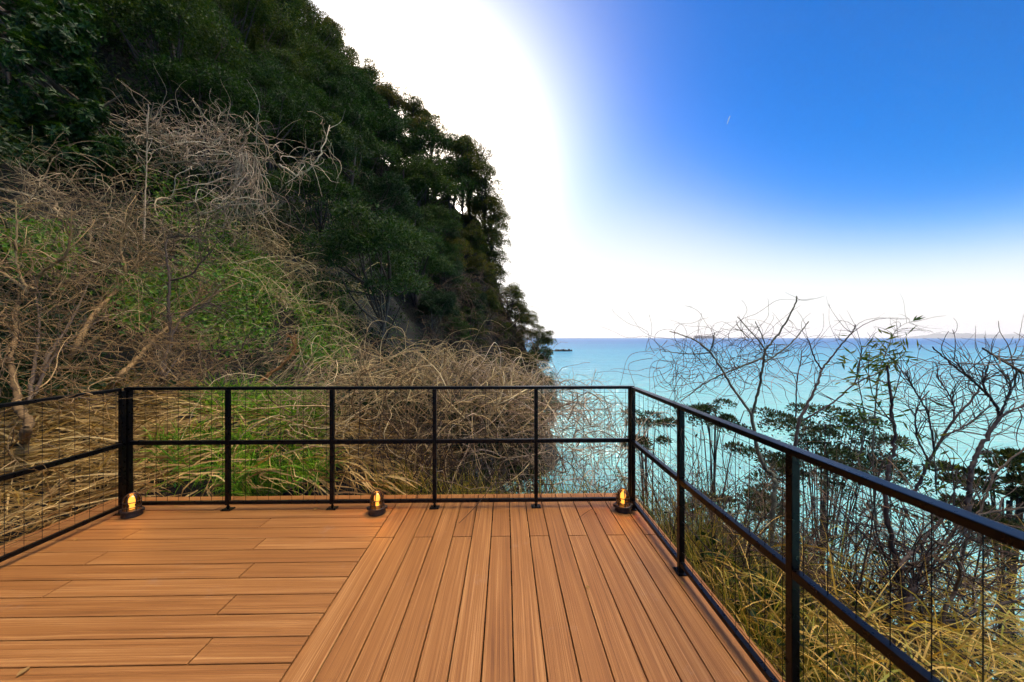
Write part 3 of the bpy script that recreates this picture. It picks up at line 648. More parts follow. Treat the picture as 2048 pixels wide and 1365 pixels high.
# ------------------------------------------------------------------ tangled vines
def band(lo, hi, k=.5):
    def f(p):
        h = p[:, 2] - terr(p[:, 0], p[:, 1]); out = np.zeros_like(p)
        out[:, 2] = np.where(h > hi, -k, np.where(h < lo, k, 0)); return out
    return f
def tangles():
    rg = np.random.default_rng(41)
    def tangle(name, label, poly, n, off, M, step, curl, grav, rad, mat, dirb, fld, keep=.75, cat='vine'):
        P0, d = scatter(poly, n, rg, off); N = len(P0)
        D0 = rg.normal(0, 1, (N, 3)) * np.array([1, .5, .7]) + np.array(dirb)
        d = np.maximum(d, 2.5); P = walk(P0, D0, M, step * d / 8.5 * rg.uniform(.5, 1.3, N), curl, grav, rg, fld, keep); mb = MB()
        mb.tubes(P, taper(N, M, rad * d / 8.5 * .64 * np.exp(rg.normal(0, .42, N)), .3), 4)
        tw, tr = twigs_from(list(P), rg, int(n * 2.0), step * d.mean() / 8.5 * 3.0, rad * .42, 6, .2, (0, 0, 0), .8, .1); mb.tubes(tw, tr, 3)
        tag(mb.build(name, mat, smooth=True), label, cat, 'tangled vines on the bank'); return P
    tangle('vine_tangle', 'tangle of bare tan twigs over the lower bank by the ochre trunk', [(0, 480), (330, 520), (420, 780), (0, 850)], 470, (.1, 2.0), 13, .15, .10, (0, 0, .01), .010, MAT['bark_gold'], (.5, 0, .5), band(.1, 1.6, .35))
    tangle('vine_tangle', 'tan tangle of curling vines across the upper bank below the glossy evergreen', [(0, 330), (260, 350), (430, 420), (400, 560), (0, 540)], 470, (.1, 1.8), 14, .14, .14, (0, 0, -.02), .010, MAT['vine'], (.5, 0, .3), band(.1, 1.4, .3))
    tangle('vine_tangle', 'pale mound of matted vines in the middle of the bank', [(380, 420), (520, 450), (720, 580), (700, 700), (560, 640), (400, 560)], 430, (.1, 1.3), 13, .15, .15, (.02, 0, -.05), .0095, MAT['vine_straw'], (.7, 0, .2), band(.2, 1.3, .3))
    tangle('vine_tangle', 'straw coloured vines at the foot of the bank above the far railing', [(330, 640), (700, 660), (760, 770), (560, 800), (300, 780)], 400, (.1, 1.2), 12, .12, .16, (0, 0, -.02), .0075, MAT['vine'], (.4, 0, .4), band(.05, 1.0, .3))
    tangle('vine_tangle', 'brown bare vines over the slope behind the hill side railing', [(-700, 200), (0, 330), (0, 850), (-700, 800)], 420, (.1, 1.5), 13, .14, .12, (0, 0, 0), .009, MAT['vine'], (.5, 0, .4), band(.1, 1.5, .3))
    # vines hanging from the old branches
    root = empty('hanging_vines', W(420, 330, 11.5)); tag(root, 'pale hanging vines draped over dead branches under the dark evergreens', 'vine', 'tangled vines on the bank'); o = np.array(root.location)
    mb = MB(); br = []
    for pts in [[(235, 290), (330, 275), (450, 282), (560, 292)], [(250, 345), (370, 322), (480, 325), (545, 316)], [(290, 420), (292, 330), (296, 210)], [(400, 430), (470, 410), (560, 408)], [(560, 330), (600, 350), (640, 310), (660, 250)], [(500, 380), (480, 300), (505, 255)]]:
        l = smooth_line([W(x, y, 11.2 + rg.normal(0, .3)) - o for x, y in pts], 24) + rg.normal(0, .02, (24, 3)); br.append(l)
        mb.tubes(l, np.linspace(.036, .014, 24), 5)
    mb.build('branch', MAT['vine_pale'], root, smooth=True)
    mb = MB(); P0 = np.array([br[k][rg.integers(0, 24)] for k in rg.integers(0, 6, 230)]) + rg.normal(0, .12, (230, 3))
    P = walk(P0, rg.normal(0, 1, (230, 3)) + np.array([0, 0, .3]), 18, .085 * rg.uniform(.5, 1.3, 230), .12, (0, 0, -.10), rg, None, .7); mb.tubes(P, taper(230, 18, .012, .4), 3)
    P0 = W(rg.uniform(240, 480, 330), 290 + rg.normal(0, 22, 330) - 25 * np.exp(-((rg.uniform(240, 480, 330) - 400) / 40) ** 2), 11.2 + rg.normal(0, .5, 330)) - o
    P = walk(P0, rg.normal(0, 1, (330, 3)), 15, .1 * rg.uniform(.5, 1.2, 330), .22, (0, 0, -.015), rg, None, .6); mb.tubes(P, taper(330, 15, .011, .4), 3)
    P0 = W(rg.uniform(470, 520, 60), rg.uniform(300, 350, 60), 11 + rg.normal(0, .3, 60)) - o
    P = walk(P0, np.tile([0, 0, -1.], (60, 1)) + rg.normal(0, .2, (60, 3)), 22, .12 * rg.uniform(.7, 1.2, 60), .10, (0, 0, -.12), rg); mb.tubes(P, taper(60, 22, .012, .4), 3)
    mb.build('hanging_strands', MAT['vine_pale'], root, smooth=True)
    # brown dry growth on the cliff face
    for lab, poly, n, mt in [('brown dry creepers hanging on the lower cliff face near the sea', [(850, 560), (1000, 540), (1060, 650), (1060, 740), (900, 740), (840, 680)], 900, 'vine_dark'), ('sparse pale twigs among the evergreens in the middle of the hillside', [(600, 230), (700, 250), (760, 420), (680, 500), (600, 420)], 260, 'vine')]:
        P0, d = scatter(poly, n, rg, (1.5, 4.5)); N = len(P0)
        P = walk(P0, rg.normal(0, 1, (N, 3)) + np.array([0, 0, .2]), 9, d * .008 * rg.uniform(.5, 1.4, N), .12, (0, 0, -.10), rg); mb = MB(); mb.tubes(P, taper(N, 9, d * .0008, .4), 3)
        tag(mb.build('dry_creeper', MAT[mt], smooth=True), lab, 'creeper')
    # the mound of vines behind the far railing
    ztop = lambda x: np.interp(x, [-4, -2.7, -2.0, -1.2, -.3, .4, 1.0, 1.6], [.45, .8, 1.16, 1.12, 1.02, .85, .62, .4])
    def mound(name, label, n, x0, x1, mat, rad, curl, M=15, st=.105, low=0., y0=4.1, y1=5.9):
        x = rg.uniform(x0, x1, n); y = rg.uniform(y0, y1, n); top = ztop(x) * (1 - .22 * ((y - 5.1) / .9) ** 2)
        z = top - np.abs(rg.normal(0, .38 + low, n)); P0 = np.stack([x, y, z], -1)
        def fld(p):
            h = p[:, 2] - ztop(p[:, 0]); o_ = np.zeros_like(p); o_[:, 2] = np.where(h > .16, -.45, np.where(h < -1.2, .25, .0)); o_[:, 1] = np.where(p[:, 1] < 3.75, .4, 0); return o_
        P = walk(P0, rg.normal(0, 1, (n, 3)) * np.array([1, .6, .6]) + np.array([.1, 0, .5]), M, st * rg.uniform(.5, 1.3, n), curl, (0, 0, -.03), rg, fld, .72)
        mb = MB(); mb.tubes(P, taper(n, M, rad * .75 * np.exp(rg.normal(0, .42, n)), .3), 4); tw, tr = twigs_from(list(P), rg, n, .3, rad * .5, 6, .2, (0, 0, 0), .8, .1); mb.tubes(tw, tr, 3); tag(mb.build(name, mat, smooth=True), label, 'vine', 'mound of vines behind the far railing')
    mound('vine_mound', 'straw coloured crest of the vine mound behind the far railing', 620, -2.9, .3, MAT['vine_straw'], .0062, .19)
    mound('vine_mound', 'grey bare vines at the sea end of the mound, thinning out over the water', 420, -.6, 1.5, MAT['vine_pale'], .0055, .17, low=.25)
    mound('vine_mound', 'brown inner stems of the vine mound behind the railing posts', 300, -2.6, .4, MAT['vine'], .0055, .12, low=.55, y0=4.4, y1=6.2)
    # upright stems and twiggy shrub at the sea corner
    n = 260; x = rg.uniform(-1.6, 1.5, n); y = rg.uniform(3.75, 5, n); P0 = np.stack([x, y, np.maximum(terr(x, y), -1.3)], -1)
    P = walk(P0, rg.normal(0, .35, (n, 3)) + np.array([0, 0, 1]), 14, .105 * rg.uniform(.4, 1.25, n), .10, (0, 0, -.02), rg); mb = MB(); mb.tubes(P, taper(n, 14, .006 * rg.uniform(.6, 1.4, n), .4), 3)
    n = 800; P2, r2 = twigs_from(list(P), rg, n, .42, .003, 7, .14, (0, 0, 0), .8, .2); mb.tubes(P2, r2, 3)
    tag(mb.build('brushwood', MAT['vine_dark'], smooth=True), 'thin brown brushwood standing right behind the far railing', 'shrub')
    # leaves inside the mound
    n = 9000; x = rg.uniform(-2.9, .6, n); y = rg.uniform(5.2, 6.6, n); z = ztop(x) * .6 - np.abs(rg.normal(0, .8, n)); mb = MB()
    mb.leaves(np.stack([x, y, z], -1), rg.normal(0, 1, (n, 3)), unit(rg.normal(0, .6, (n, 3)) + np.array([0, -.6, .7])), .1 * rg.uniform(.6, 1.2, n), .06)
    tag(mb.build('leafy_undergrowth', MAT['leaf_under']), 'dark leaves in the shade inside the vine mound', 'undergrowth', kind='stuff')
tangles()

# ------------------------------------------------------------------ bare saplings on the bank (hill side)
def sapling(name, label, lines, mat, rg, ntw=60, tl=.8, tr=.007, cat='tree', leaf=None, group=None, grav=(0, 0, .03), curl=.12, spread=.9, n2=0, bank=False):
    """lines: list of (outline points, depth0, depth1, r0, r1)"""
    first = lines[0]; b = W(first[0][0][0], first[0][0][1], first[1]); root = empty(name, b); tag(root, label, cat, group); o = np.array(b)
    mb = MB(); L = []
    for pts, d0, d1, r0, r1 in lines:
        k = len(pts); dd = np.linspace(d0, d1, k)
        if bank:
            q = np.array(pts, float); hd = hit(np.clip(q[:, 0], 0, 2048), q[:, 1], 2.2); dd = np.where(np.isnan(hd), dd, np.minimum(dd, hd - .9 + .85 * (np.arange(k) == 0) * (lines[0][0] is pts)))
        l = smooth_line([W(p[0], p[1], dd[i]) - o for i, p in enumerate(pts)], 8 * k)
        n = len(l); l[1:] += rg.normal(0, .22 * min(r0, .02), (n - 1, 3)); kn = 1 + .12 * np.sin(np.arange(n) * 1.1 + rg.uniform(0, 6)) * (rg.random(n) < .5)
        mb.tubes(l, np.linspace(r0, r1, n) * kn, 7); L.append(l)
    mb.build('trunk', mat, root, smooth=True)
    if ntw:
        mb = MB(); P, r = twigs_from(L, rg, ntw, tl, tr, 9, curl, grav, spread, .25); mb.tubes(P, r, 4)
        if n2: P2, r2 = twigs_from(list(P), rg, n2, tl * .5, tr * .6, 6, curl, grav, .7, .2); mb.tubes(P2, r2, 3)
        mb.build('twigs', mat, root, smooth=True)
    return root, o, L
def crop(pts, s, ox, oy): return [(ox + x * s, oy + y * s) for x, y in pts]
def bank_saplings():
    rg = np.random.default_rng(51); C = lambda p: crop(p, .342, 0, 400)
    g = 'bare saplings on the bank'
    sapling('bare_sapling', 'crooked ochre trunk with knotted bends behind the hill side railing', [
        (C([(140, 1420), (150, 1360), (168, 1290), (112, 1230), (100, 1150), (72, 1000), (60, 900), (98, 800), (90, 680), (112, 600), (170, 545)]), 5.1, 4.9, .034, .022),
        (C([(170, 545), (90, 480), (0, 420), (-80, 380)]), 4.9, 4.8, .024, .012), (C([(165, 550), (205, 525), (235, 440), (380, 325), (412, 200), (420, 60)]), 4.9, 5.0, .024, .008),
        (C([(205, 525), (150, 500), (115, 430), (95, 330), (98, 150), (90, 0)]), 4.9, 4.8, .018, .007), (C([(95, 690), (40, 670), (-40, 690)]), 4.9, 4.7, .02, .008), (C([(60, 870), (20, 950), (10, 960)]), 4.9, 4.7, .016, .007)], MAT['bark_gold'], rg, 70, .7, .008, group=g, bank=True, n2=90)
    sapling('bare_sapling', 'long smooth stem leaning steeply across the bank toward the hill', [
        (C([(630, 1130), (700, 1030), (790, 945), (950, 770), (1100, 650), (1250, 560), (1400, 480)]), 5.6, 8.0, .042, .014), (C([(1100, 650), (1150, 590), (1180, 520)]), 7, 7.2, .02, .008)], MAT['bark_gold'], rg, 46, .9, .008, group=g, bank=True, n2=60)
    sapling('bare_sapling', 'upright brown stem forking in the middle of the bank', [
        (C([(950, 1100), (952, 1030), (962, 950), (1000, 800), (984, 650), (992, 480), (968, 300), (978, 220)]), 5.7, 6.1, .036, .012), (C([(1000, 470), (1110, 440), (1200, 340), (1250, 290)]), 5.9, 6.0, .018, .006),
        (C([(978, 225), (1040, 214), (1110, 212), (1220, 220)]), 6, 6, .012, .006), (C([(1000, 800), (1060, 700), (1150, 640), (1240, 580)]), 5.8, 6.2, .016, .006), (C([(960, 1040), (1060, 920), (1240, 880), (1400, 880), (1420, 840)]), 5.7, 5.6, .016, .006)], MAT['bark'], rg, 80, .8, .007, group=g, bank=True, n2=90)
    sapling('bare_sapling', 'ochre stem with a sharp elbow, rising behind the crooked trunk', [
        (C([(330, 1080), (450, 850), (540, 680), (680, 530), (735, 425), (706, 300), (715, 220), (745, 140), (800, -10)]), 6.6, 7.0, .038, .012), (C([(735, 425), (780, 395), (850, 350), (950, 300)]), 6.9, 7.1, .02, .007)], MAT['bark_gold'], rg, 60, .9, .008, group=g, bank=True, n2=80)
    sapling('bare_sapling', 'thin brown stems fanning up from the ground left of the railing corner', [
        (C([(180, 1180), (260, 960), (420, 700), (520, 480), (560, 350)]), 6.0, 6.6, .022, .006), (C([(190, 1150), (330, 900), (560, 720), (780, 620)]), 6.0, 6.4, .018, .006), (C([(170, 1180), (210, 900), (230, 700), (180, 420)]), 6, 6.2, .018, .006)], MAT['bark'], rg, 90, .9, .006, group=g, bank=True, n2=110)
    sapling('bare_sapling', 'thin pale stem standing straight up in front of the dark evergreens', [([(288, 480), (290, 420), (293, 330), (297, 215)], 9, 9.2, .022, .008)], MAT['vine_pale'], rg, 22, .7, .008, group=g, bank=True)
    # dead brown fern-like branch above the railing
    root, o, L = sapling('dead_branch', 'rust brown dead branch leaning on the vines above the far railing', [([(520, 765), (545, 745), (575, 720), (592, 690)], 5.6, 5.8, .03, .012), ([(575, 720), (590, 700), (582, 672)], 5.8, 5.8, .02, .01)], twig_mat('rusty_bark', [(.10, .04, .012), (.22, .09, .02), (.30, .14, .035), (.34, .17, .06)]), rg, 60, .22, .006, cat='branch', bank=True)
bank_saplings()

# ------------------------------------------------------------------ grasses
def blades(mb, P0, D0, length, width, rg, M=7, droop=-.16, curl=.05, clear=True):
    n = len(P0); P = walk(P0, D0, M, length / (M - 1), curl, (0, 0, droop), rg, None, .6)
    if clear:   # blades do not lie over the boards
        x, y = P[..., 0], P[..., 1]; k = (x > -3.76) & (x < 1.30) & (y < 3.49)
        xl = k & (x < -3.3) & (y < 3.2); xr = k & (x > .9) & (y < 3.2); yb = k & ~xl & ~xr
        P[..., 0] = np.where(xl, -3.77, np.where(xr, 1.31, x)); P[..., 1] = np.where(yb, 3.50, y)
    side = unit(np.cross(unit(P[:, -1] - P[:, 0]), rg.normal(0, 1, (n, 3)))); w = np.broadcast_to(width, n)[:, None] * np.array([.8, 1, 1, .9, .7, .45, .08][:M])[None] * .5
    mb.ribbons(P, w, side)
def grasses():
    rg = np.random.default_rng(61)
    def on(x, y, dz=.02): return np.stack([x, y, terr(x, y) + dz], -1)
    # straw mound behind and left of the deck
    mb = MB(); n = 2800; x = rg.uniform(-6.2, -1.1, n); y = rg.uniform(3.55, 6.0, n); k = (np.abs(x + 3.2) < 3) ; x, y = x[k], y[k]; n = len(x)
    c = np.array([-3.0, 5.0]); dr = np.stack([x - c[0], y - c[1]], -1); dr = unit(dr + rg.normal(0, .6, dr.shape)); D = np.concatenate([dr * np.array([1.2, .8]), rg.uniform(.0, .55, (n, 1))], 1)
    blades(mb, on(x, y, .05) + np.stack([np.zeros(n), np.zeros(n), rg.uniform(0, .16, n)], -1), D, .6 * rg.uniform(.5, 1.3, n), .015 * rg.uniform(.5, 1.4, n), rg, droop=-.14)
    n = 3400; x = rg.uniform(-6.4, -3.75, n); y = rg.uniform(1.3, 4.6, n); D = np.stack([rg.normal(.5, .5, n), rg.normal(.1, .6, n), rg.uniform(-.1, .4, n)], -1)
    blades(mb, on(x, y, .04) + np.stack([np.zeros(n), np.zeros(n), rg.uniform(0, .14, n)], -1), D, .55 * rg.uniform(.5, 1.3, n), .014 * rg.uniform(.5, 1.4, n), rg, droop=-.10)
    tag(mb.build('dry_grass', MAT['straw']), 'flattened straw heaped round the hill side corner of the deck', 'dry grass', kind='stuff')
    # green grass on the mound
    mb = MB()
    for px0, px1, py0, py1, n, ln in [(400, 650, 795, 850, 1100, .5), (560, 640, 820, 880, 500, .5), (300, 660, 900, 985, 800, .36), (330, 520, 890, 930, 450, .36), (440, 640, 950, 985, 500, .3), (0, 40, 1000, 1060, 90, .3)]:
        x_ = rg.uniform(px0, px1, n); y_ = rg.uniform(py0, py1, n); d = hit(x_, y_); k = ~np.isnan(d); P = W(x_[k], y_[k], d[k]); n = len(P)
        P[:, 2] += rg.uniform(0, .16, n)
        blades(mb, P, rg.normal(0, .55, (n, 3)) + np.array([.25, -.15, .9]), ln * rg.uniform(.5, 1.2, n), .011 * rg.uniform(.6, 1.3, n), rg, droop=-.2)
    tag(mb.build('green_grass', MAT['grass']), 'bright green grass growing through the straw behind the far railing', 'grass', kind='stuff')
    # one dense tuft right behind the railing
    p = W(520, 985, hit(np.array([520.]), np.array([985.]))[0]); n = 620; mb = MB()
    a = rg.uniform(0, 6.28, n); rr = np.sqrt(rg.random(n)); P0 = np.stack([np.cos(a) * rr * .26, np.sin(a) * rr * .12, np.zeros(n)], -1)
    blades(mb, P0, np.stack([np.cos(a) * .5 * rr, np.sin(a) * .5 * rr, np.full(n, 1.0)], -1) + rg.normal(0, .15, (n, 3)), .25 * rg.uniform(.6, 1.2, n), .008, rg, droop=-.14, clear=False)
    o = mb.build('grass_tuft', MAT['grass'], loc=(p[0], p[1], p[2] - .02)); tag(o, 'dense fresh green grass tuft touching the bottom of the far railing', 'grass tuft')
    # broad-leaved plant
    p = W(350, 975, hit(np.array([350.]), np.array([975.]))[0]); root = empty('broadleaf_plant', p); tag(root, 'small plant with broad bright green leaves in the straw behind the railing', 'plant')
    lm = leaf_mat('fresh_leaf', [(.03, .3, .07), (.05, .42, .12), (.06, .4, .1)], trans=.4); st = MB()
    for px, py, s in [(352, 935, .15), (338, 956, .12), (362, 955, .13), (330, 950, .1)]:
        e = W(px, py, 4.05) - p; st.tubes(smooth_line([(0, 0, 0), tuple(e * .5 + np.array([0, 0, .02])), tuple(e)], 6), np.linspace(.005, .003, 6), 5)
        bm = bmesh.new(); k = 7; rows_ = []
        for i in range(k):
            t = i / (k - 1); wv = s * .42 * math.sin(math.pi * min(1, t * .92 + .06)) ** .8
            rows_.append([bm.verts.new((wv * q, -.05 * t * s + .25 * abs(q) * wv, s * t)) for q in (-1, -.5, 0, .5, 1)])
        for i in range(k - 1):
            for j in range(4): bm.faces.new((rows_[i][j], rows_[i][j + 1], rows_[i + 1][j + 1], rows_[i + 1][j]))
        lf = MB(); lf.bm(bm); lo = lf.build('leaf', lm, root, smooth=True, loc=e); lo.rotation_euler = (rg.uniform(-.5, .2), rg.uniform(-.7, .7), rg.uniform(-.4, .4))
    st.build('stem', lm, root, smooth=True)
    # grass clumps at the foot of the vine mound, standing
    mb = MB(); n = 900; x = np.r_[rg.normal(-.45, .12, 260), rg.uniform(-1.4, 1.1, 640)]; y = rg.uniform(3.52, 4.0, n); P0 = np.stack([x, y, np.maximum(terr(x, y), -.35)], -1)
    blades(mb, P0, rg.normal(0, .4, (n, 3)) + np.array([0, 0, 1]), .42 * rg.uniform(.4, 1.3, n), .008, rg, droop=-.12)
    tag(mb.build('standing_grass', MAT['grass_dull']), 'thin yellow green grass standing behind the middle of the far railing', 'grass', kind='stuff')
    # sea side: thin yellow-green grass along the railing
    mb = MB(); n = 3600; y = rg.uniform(.7, 3.8, n); x = 1.47 + np.abs(rg.normal(0, .45, n)) ; P0 = np.stack([x, y, np.maximum(terr(x, y), -1.5)], -1); P0[:, 2] -= .05
    blades(mb, P0, rg.normal(0, .3, (n, 3)) + np.array([-.05, 0, 1]), .95 * rg.uniform(.4, 1.3, n), .0075 * rg.uniform(.6, 1.4, n), rg, droop=-.11)
    tag(mb.build('slope_grass', MAT['grass_dull']), 'tall thin yellow green grass on the slope outside the sea side railing', 'grass', kind='stuff')
    mb = MB(); n = 1500; px = rg.uniform(1400, 2150, n); d = rg.uniform(1.3, 2.5, n); py = 1120 + 200 * (2.5 - d) + rg.uniform(-40, 160, n); P0 = W(px, py, d); P0 = P0[P0[:, 0] > 1.36]; n = len(P0)
    blades(mb, P0, np.stack([rg.normal(-.1, .8, n), rg.normal(0, .5, n), rg.uniform(.3, 1.1, n)], -1), .42 * rg.uniform(.4, 1.4, n), .006 * rg.uniform(.5, 1.4, n), rg, droop=-.22)
    tag(mb.build('golden_grass', MAT['gold']), 'arching golden dry grass in the bottom corner beyond the sea side railing', 'dry grass', kind='stuff')
grasses()

# ------------------------------------------------------------------ sea side growth
def sea_side():
    rg = np.random.default_rng(71); RB = twig_mat('reddish_twig', [(.015, .007, .004), (.06, .027, .013), (.15, .08, .035), (.40, .27, .14)]); C5 = lambda p: crop(p, .3906, 1248, 560); C8 = lambda p: crop(p, .3906, 1248, 832); g = 'bare saplings on the sea side'
    sapling('bare_sapling', 'grey green sapling with forked bare crown, tallest twig above the horizon', [
        (C8([(640, 1180), (680, 1000), (700, 930), (740, 750), (765, 500), (772, 350)]) + C5([(765, 1000), (720, 960), (672, 830), (655, 690)]), 2.55, 2.9, .021, .013),
        (C5([(655, 690), (560, 560), (500, 460), (440, 372), (370, 312), (300, 285), (235, 262)]), 2.9, 3.0, .011, .004), (C5([(440, 372), (455, 320), (465, 272)]), 3, 3, .006, .004), (C5([(440, 374), (330, 380), (195, 364)]), 3, 3.05, .006, .003),
        (C5([(655, 690), (690, 560), (714, 430), (725, 360), (780, 290), (850, 180), (882, 110), (883, 85)]), 2.9, 3, .011, .0045), (C5([(725, 365), (690, 312), (630, 245), (580, 188)]), 3, 3, .006, .004), (C5([(716, 425), (790, 375), (860, 320), (910, 260), (946, 214)]), 2.95, 3.05, .007, .004),
        (C5([(722, 330), (700, 270), (672, 214)]), 3, 3, .005, .0035), (C5([(715, 400), (600, 445), (500, 485), (400, 540), (290, 622)]), 2.95, 3.0, .008, .004), (C5([(640, 300), (610, 270), (576, 228)]), 3, 3, .005, .003)],
        MAT['bark_green'], rg, 22, .18, .0024, group=g, n2=12, spread=.6)
    bd = MAT['bark_dark']
    sapling('bare_sapling', 'dark forked sapling left of the bamboo with two upright tips', [
        (C5([(840, 1250), (870, 900), (900, 720), (960, 600), (1000, 500), (1012, 458)]), 3.0, 3.3, .016, .008), (C5([(1012, 458), (975, 400), (945, 308)]), 3.3, 3.3, .007, .004), (C5([(1012, 458), (1090, 360), (1150, 290), (1172, 265), (1186, 228)]), 3.3, 3.3, .008, .0045),
        (C5([(915, 720), (1000, 670), (1080, 620), (1180, 535), (1300, 475), (1380, 425), (1440, 374)]), 3.2, 3.2, .008, .004), (C5([(1180, 535), (1205, 440), (1216, 360)]), 3.2, 3.2, .006, .0035), (C5([(880, 700), (885, 520), (905, 420), (910, 360)]), 3.2, 3.3, .006, .003)], bd, rg, 46, .38, .003, group=g, n2=40, spread=.7)
    sapling('bare_sapling', 'dark stem forking low down beyond the nearest railing post', [
        (C8([(1270, 1420), (1300, 1364), (1380, 1200), (1440, 1090), (1440, 1000), (1405, 780), (1345, 520), (1350, 300)]) + C5([(1382, 850), (1372, 640), (1350, 440)]), 1.75, 2.2, .021, .006),
        (C8([(1410, 780), (1460, 715), (1500, 690), (1600, 560), (1700, 470)]), 1.85, 2, .011, .004), (C8([(1445, 1085), (1560, 1075), (1680, 1050), (1800, 1000), (2060, 930)]), 1.8, 1.9, .011, .006), (C8([(1445, 1085), (1600, 1160), (1750, 1240), (1800, 1300)]), 1.8, 1.7, .009, .005), (C8([(1440, 1000), (1480, 880), (1500, 850), (1580, 650)]), 1.8, 1.9, .012, .005)], bd, rg, 60, .5, .0045, group=g, n2=50, spread=.7)
    sapling('bare_sapling', 'dark many branched sapling near the right edge of the view', [
        (C5([(1730, 1300), (1760, 1180), (1770, 1060), (1782, 950), (1850, 820), (1930, 700)]), 1.95, 2.1, .014, .009), (C5([(1930, 700), (1895, 630), (1870, 600), (1790, 520), (1700, 450), (1640, 400), (1580, 344)]), 2.1, 2.15, .008, .0035), (C5([(1930, 700), (1990, 665), (2070, 640)]), 2.1, 2.1, .007, .004),
        (C5([(1870, 600), (1842, 545), (1850, 490), (1872, 418)]), 2.1, 2.1, .006, .0035), (C5([(1925, 690), (1965, 600), (1980, 550), (1962, 480)]), 2.1, 2.1, .006, .003), (C5([(1790, 520), (1740, 470), (1680, 400)]), 2.1, 2.1, .004, .0025)], bd, rg, 80, .3, .0028, group=g, n2=70, spread=.6)
    sapling('bare_sapling', 'dark sapling with slanting bare shoots between bamboo and right edge', [
        (C5([(1470, 1120), (1500, 1060), (1580, 900), (1690, 720), (1790, 600), (1850, 485)]), 2.3, 2.4, .011, .004), (C5([(1590, 890), (1560, 700), (1480, 550), (1440, 470)]), 2.3, 2.4, .006, .003), (C5([(1690, 720), (1680, 620), (1600, 490)]), 2.35, 2.4, .005, .0025), (C5([(1640, 800), (1760, 740), (1880, 640)]), 2.35, 2.4, .006, .003), (C5([(1560, 930), (1500, 800), (1500, 660), (1560, 570)]), 2.3, 2.35, .006, .003)], bd, rg, 110, .3, .0028, group=g, n2=110, spread=.65)
    sapling('bare_sapling', 'grey bough crossing the lower right corner above the golden grass', [
        (C8([(1560, 1480), (1590, 1250), (1640, 1000), (1700, 890), (1760, 620), (1850, 420), (1900, 300), (2060, 150)]), 1.7, 1.9, .010, .004), (C8([(1560, 620), (1640, 660), (1720, 560), (1850, 500), (2060, 470)]), 1.7, 1.7, .006, .004), (C8([(1700, 890), (1720, 800), (1690, 700)]), 1.7, 1.6, .007, .004), (C5([(1835, 350), (1920, 402), (2060, 486)]), 1.8, 1.8, .004, .006)], MAT['bark'], rg, 60, .35, .003, group=g, n2=60, spread=.7)
    # more thin shoots between them
    for lab, x0, x1, d0, d1, n in [('thicket of thin dark shoots just outside the sea side corner post', 1290, 1480, 3.0, 4.4, 26), ('thicket of thin dark shoots below the dark forked sapling', 1450, 1720, 2.5, 3.6, 24), ('thicket of thin dark shoots at the right edge of the view', 1700, 2100, 1.9, 2.8, 30)]:
        px = rg.uniform(x0, x1, n); d = rg.uniform(d0, d1, n); b = W(px, 1230 + 60 * (2.6 - d), d); o = b.mean(0); P = walk(b - o, rg.normal(0, .3, (n, 3)) + np.array([0, 0, 1]), 14, .1 * rg.uniform(.6, 1.15, n) * d / 2.6, .07, (0, 0, .0), rg)
        root = empty('shoot_thicket', o); tag(root, lab, 'shrub', 'thickets of shoots'); mb = MB(); mb.tubes(P, taper(n, 14, .006, .4), 4); mb.build('stems', MAT['vine_dark'], root, smooth=True)
        mb = MB(); P2, r2 = twigs_from(list(P), rg, n * 12, .34, .0032, 7, .12, (0, 0, 0), .75, .2); mb.tubes(P2, r2, 3); P3, r3 = twigs_from(list(P2), rg, n * 12, .2, .002, 5, .12, (0, 0, 0), .7, .2); mb.tubes(P3, r3, 3); mb.build('twigs', RB, root, smooth=True)
    # curling vines over the first sapling
    n = 150; b = W(rg.uniform(1300, 1560, n), 690 + rg.uniform(0, 80, n), 2.95 + rg.normal(0, .15, n)); o = b.mean(0)
    P = walk(b - o, rg.normal(0, 1, (n, 3)) * np.array([1, .4, .8]) + np.array([0, 0, .3]), 20, .032 * rg.uniform(.6, 1.3, n), .16, (0, 0, -.035), rg, None, .8)
    mb = MB(); mb.tubes(P, taper(n, 20, .0022, .5), 3); tag(mb.build('curling_vine', MAT['vine_dark'], smooth=True, loc=o), 'thin curling vines draped over the forked crown against the sea', 'vine')
    # bamboo
    pts = C5([(1290, 1300), (1275, 900), (1285, 700), (1300, 520), (1330, 400), (1362, 318)]); root, o, L = sapling('bamboo', 'leafy bamboo stem with arching tip above the horizon', [(pts, 2.5, 2.7, .007, .003), (C5([(1362, 318), (1385, 270), (1425, 232), (1478, 212)]), 2.7, 2.7, .002, .001), (C5([(1210, 900), (1230, 700), (1195, 480), (1215, 380)]), 2.5, 2.6, .004, .002), (C5([(1600, 1100), (1590, 900), (1600, 760)]), 2.3, 2.3, .004, .002)], MAT['bark_green'], rg, 60, .22, .0018, cat='bamboo', spread=.8)
    mb = MB(); P = []; D = []
    for l, k in ((L[0][20:], 190), (L[2][8:], 50), (L[3], 40)):
        i = rg.integers(0, len(l), k); P.append(l[i] + rg.normal(0, .07, (k, 3)) * np.array([1.3, .8, 1])); D.append(np.stack([rg.normal(0, 1, k), rg.normal(0, .7, k), rg.uniform(-.6, 1.0, k)], -1))
    P = np.concatenate(P); D = np.concatenate(D); n = len(P); mb.leaves(P, D, unit(rg.normal(0, 1, (n, 3)) + np.array([0, -.4, .4])), .095 * rg.uniform(.6, 1.3, n), .014, .1)
    e = L[1][-1]; mb.leaves(np.repeat(e[None], 3, 0), np.array([(1, 0, .55), (1, 0, .3), (.8, .2, .75)]), np.array([(0, -1, .2)] * 3), np.array([.10, .11, .07]), .014, .1)
    mb.build('foliage', MAT['leaf_bamboo'], root)
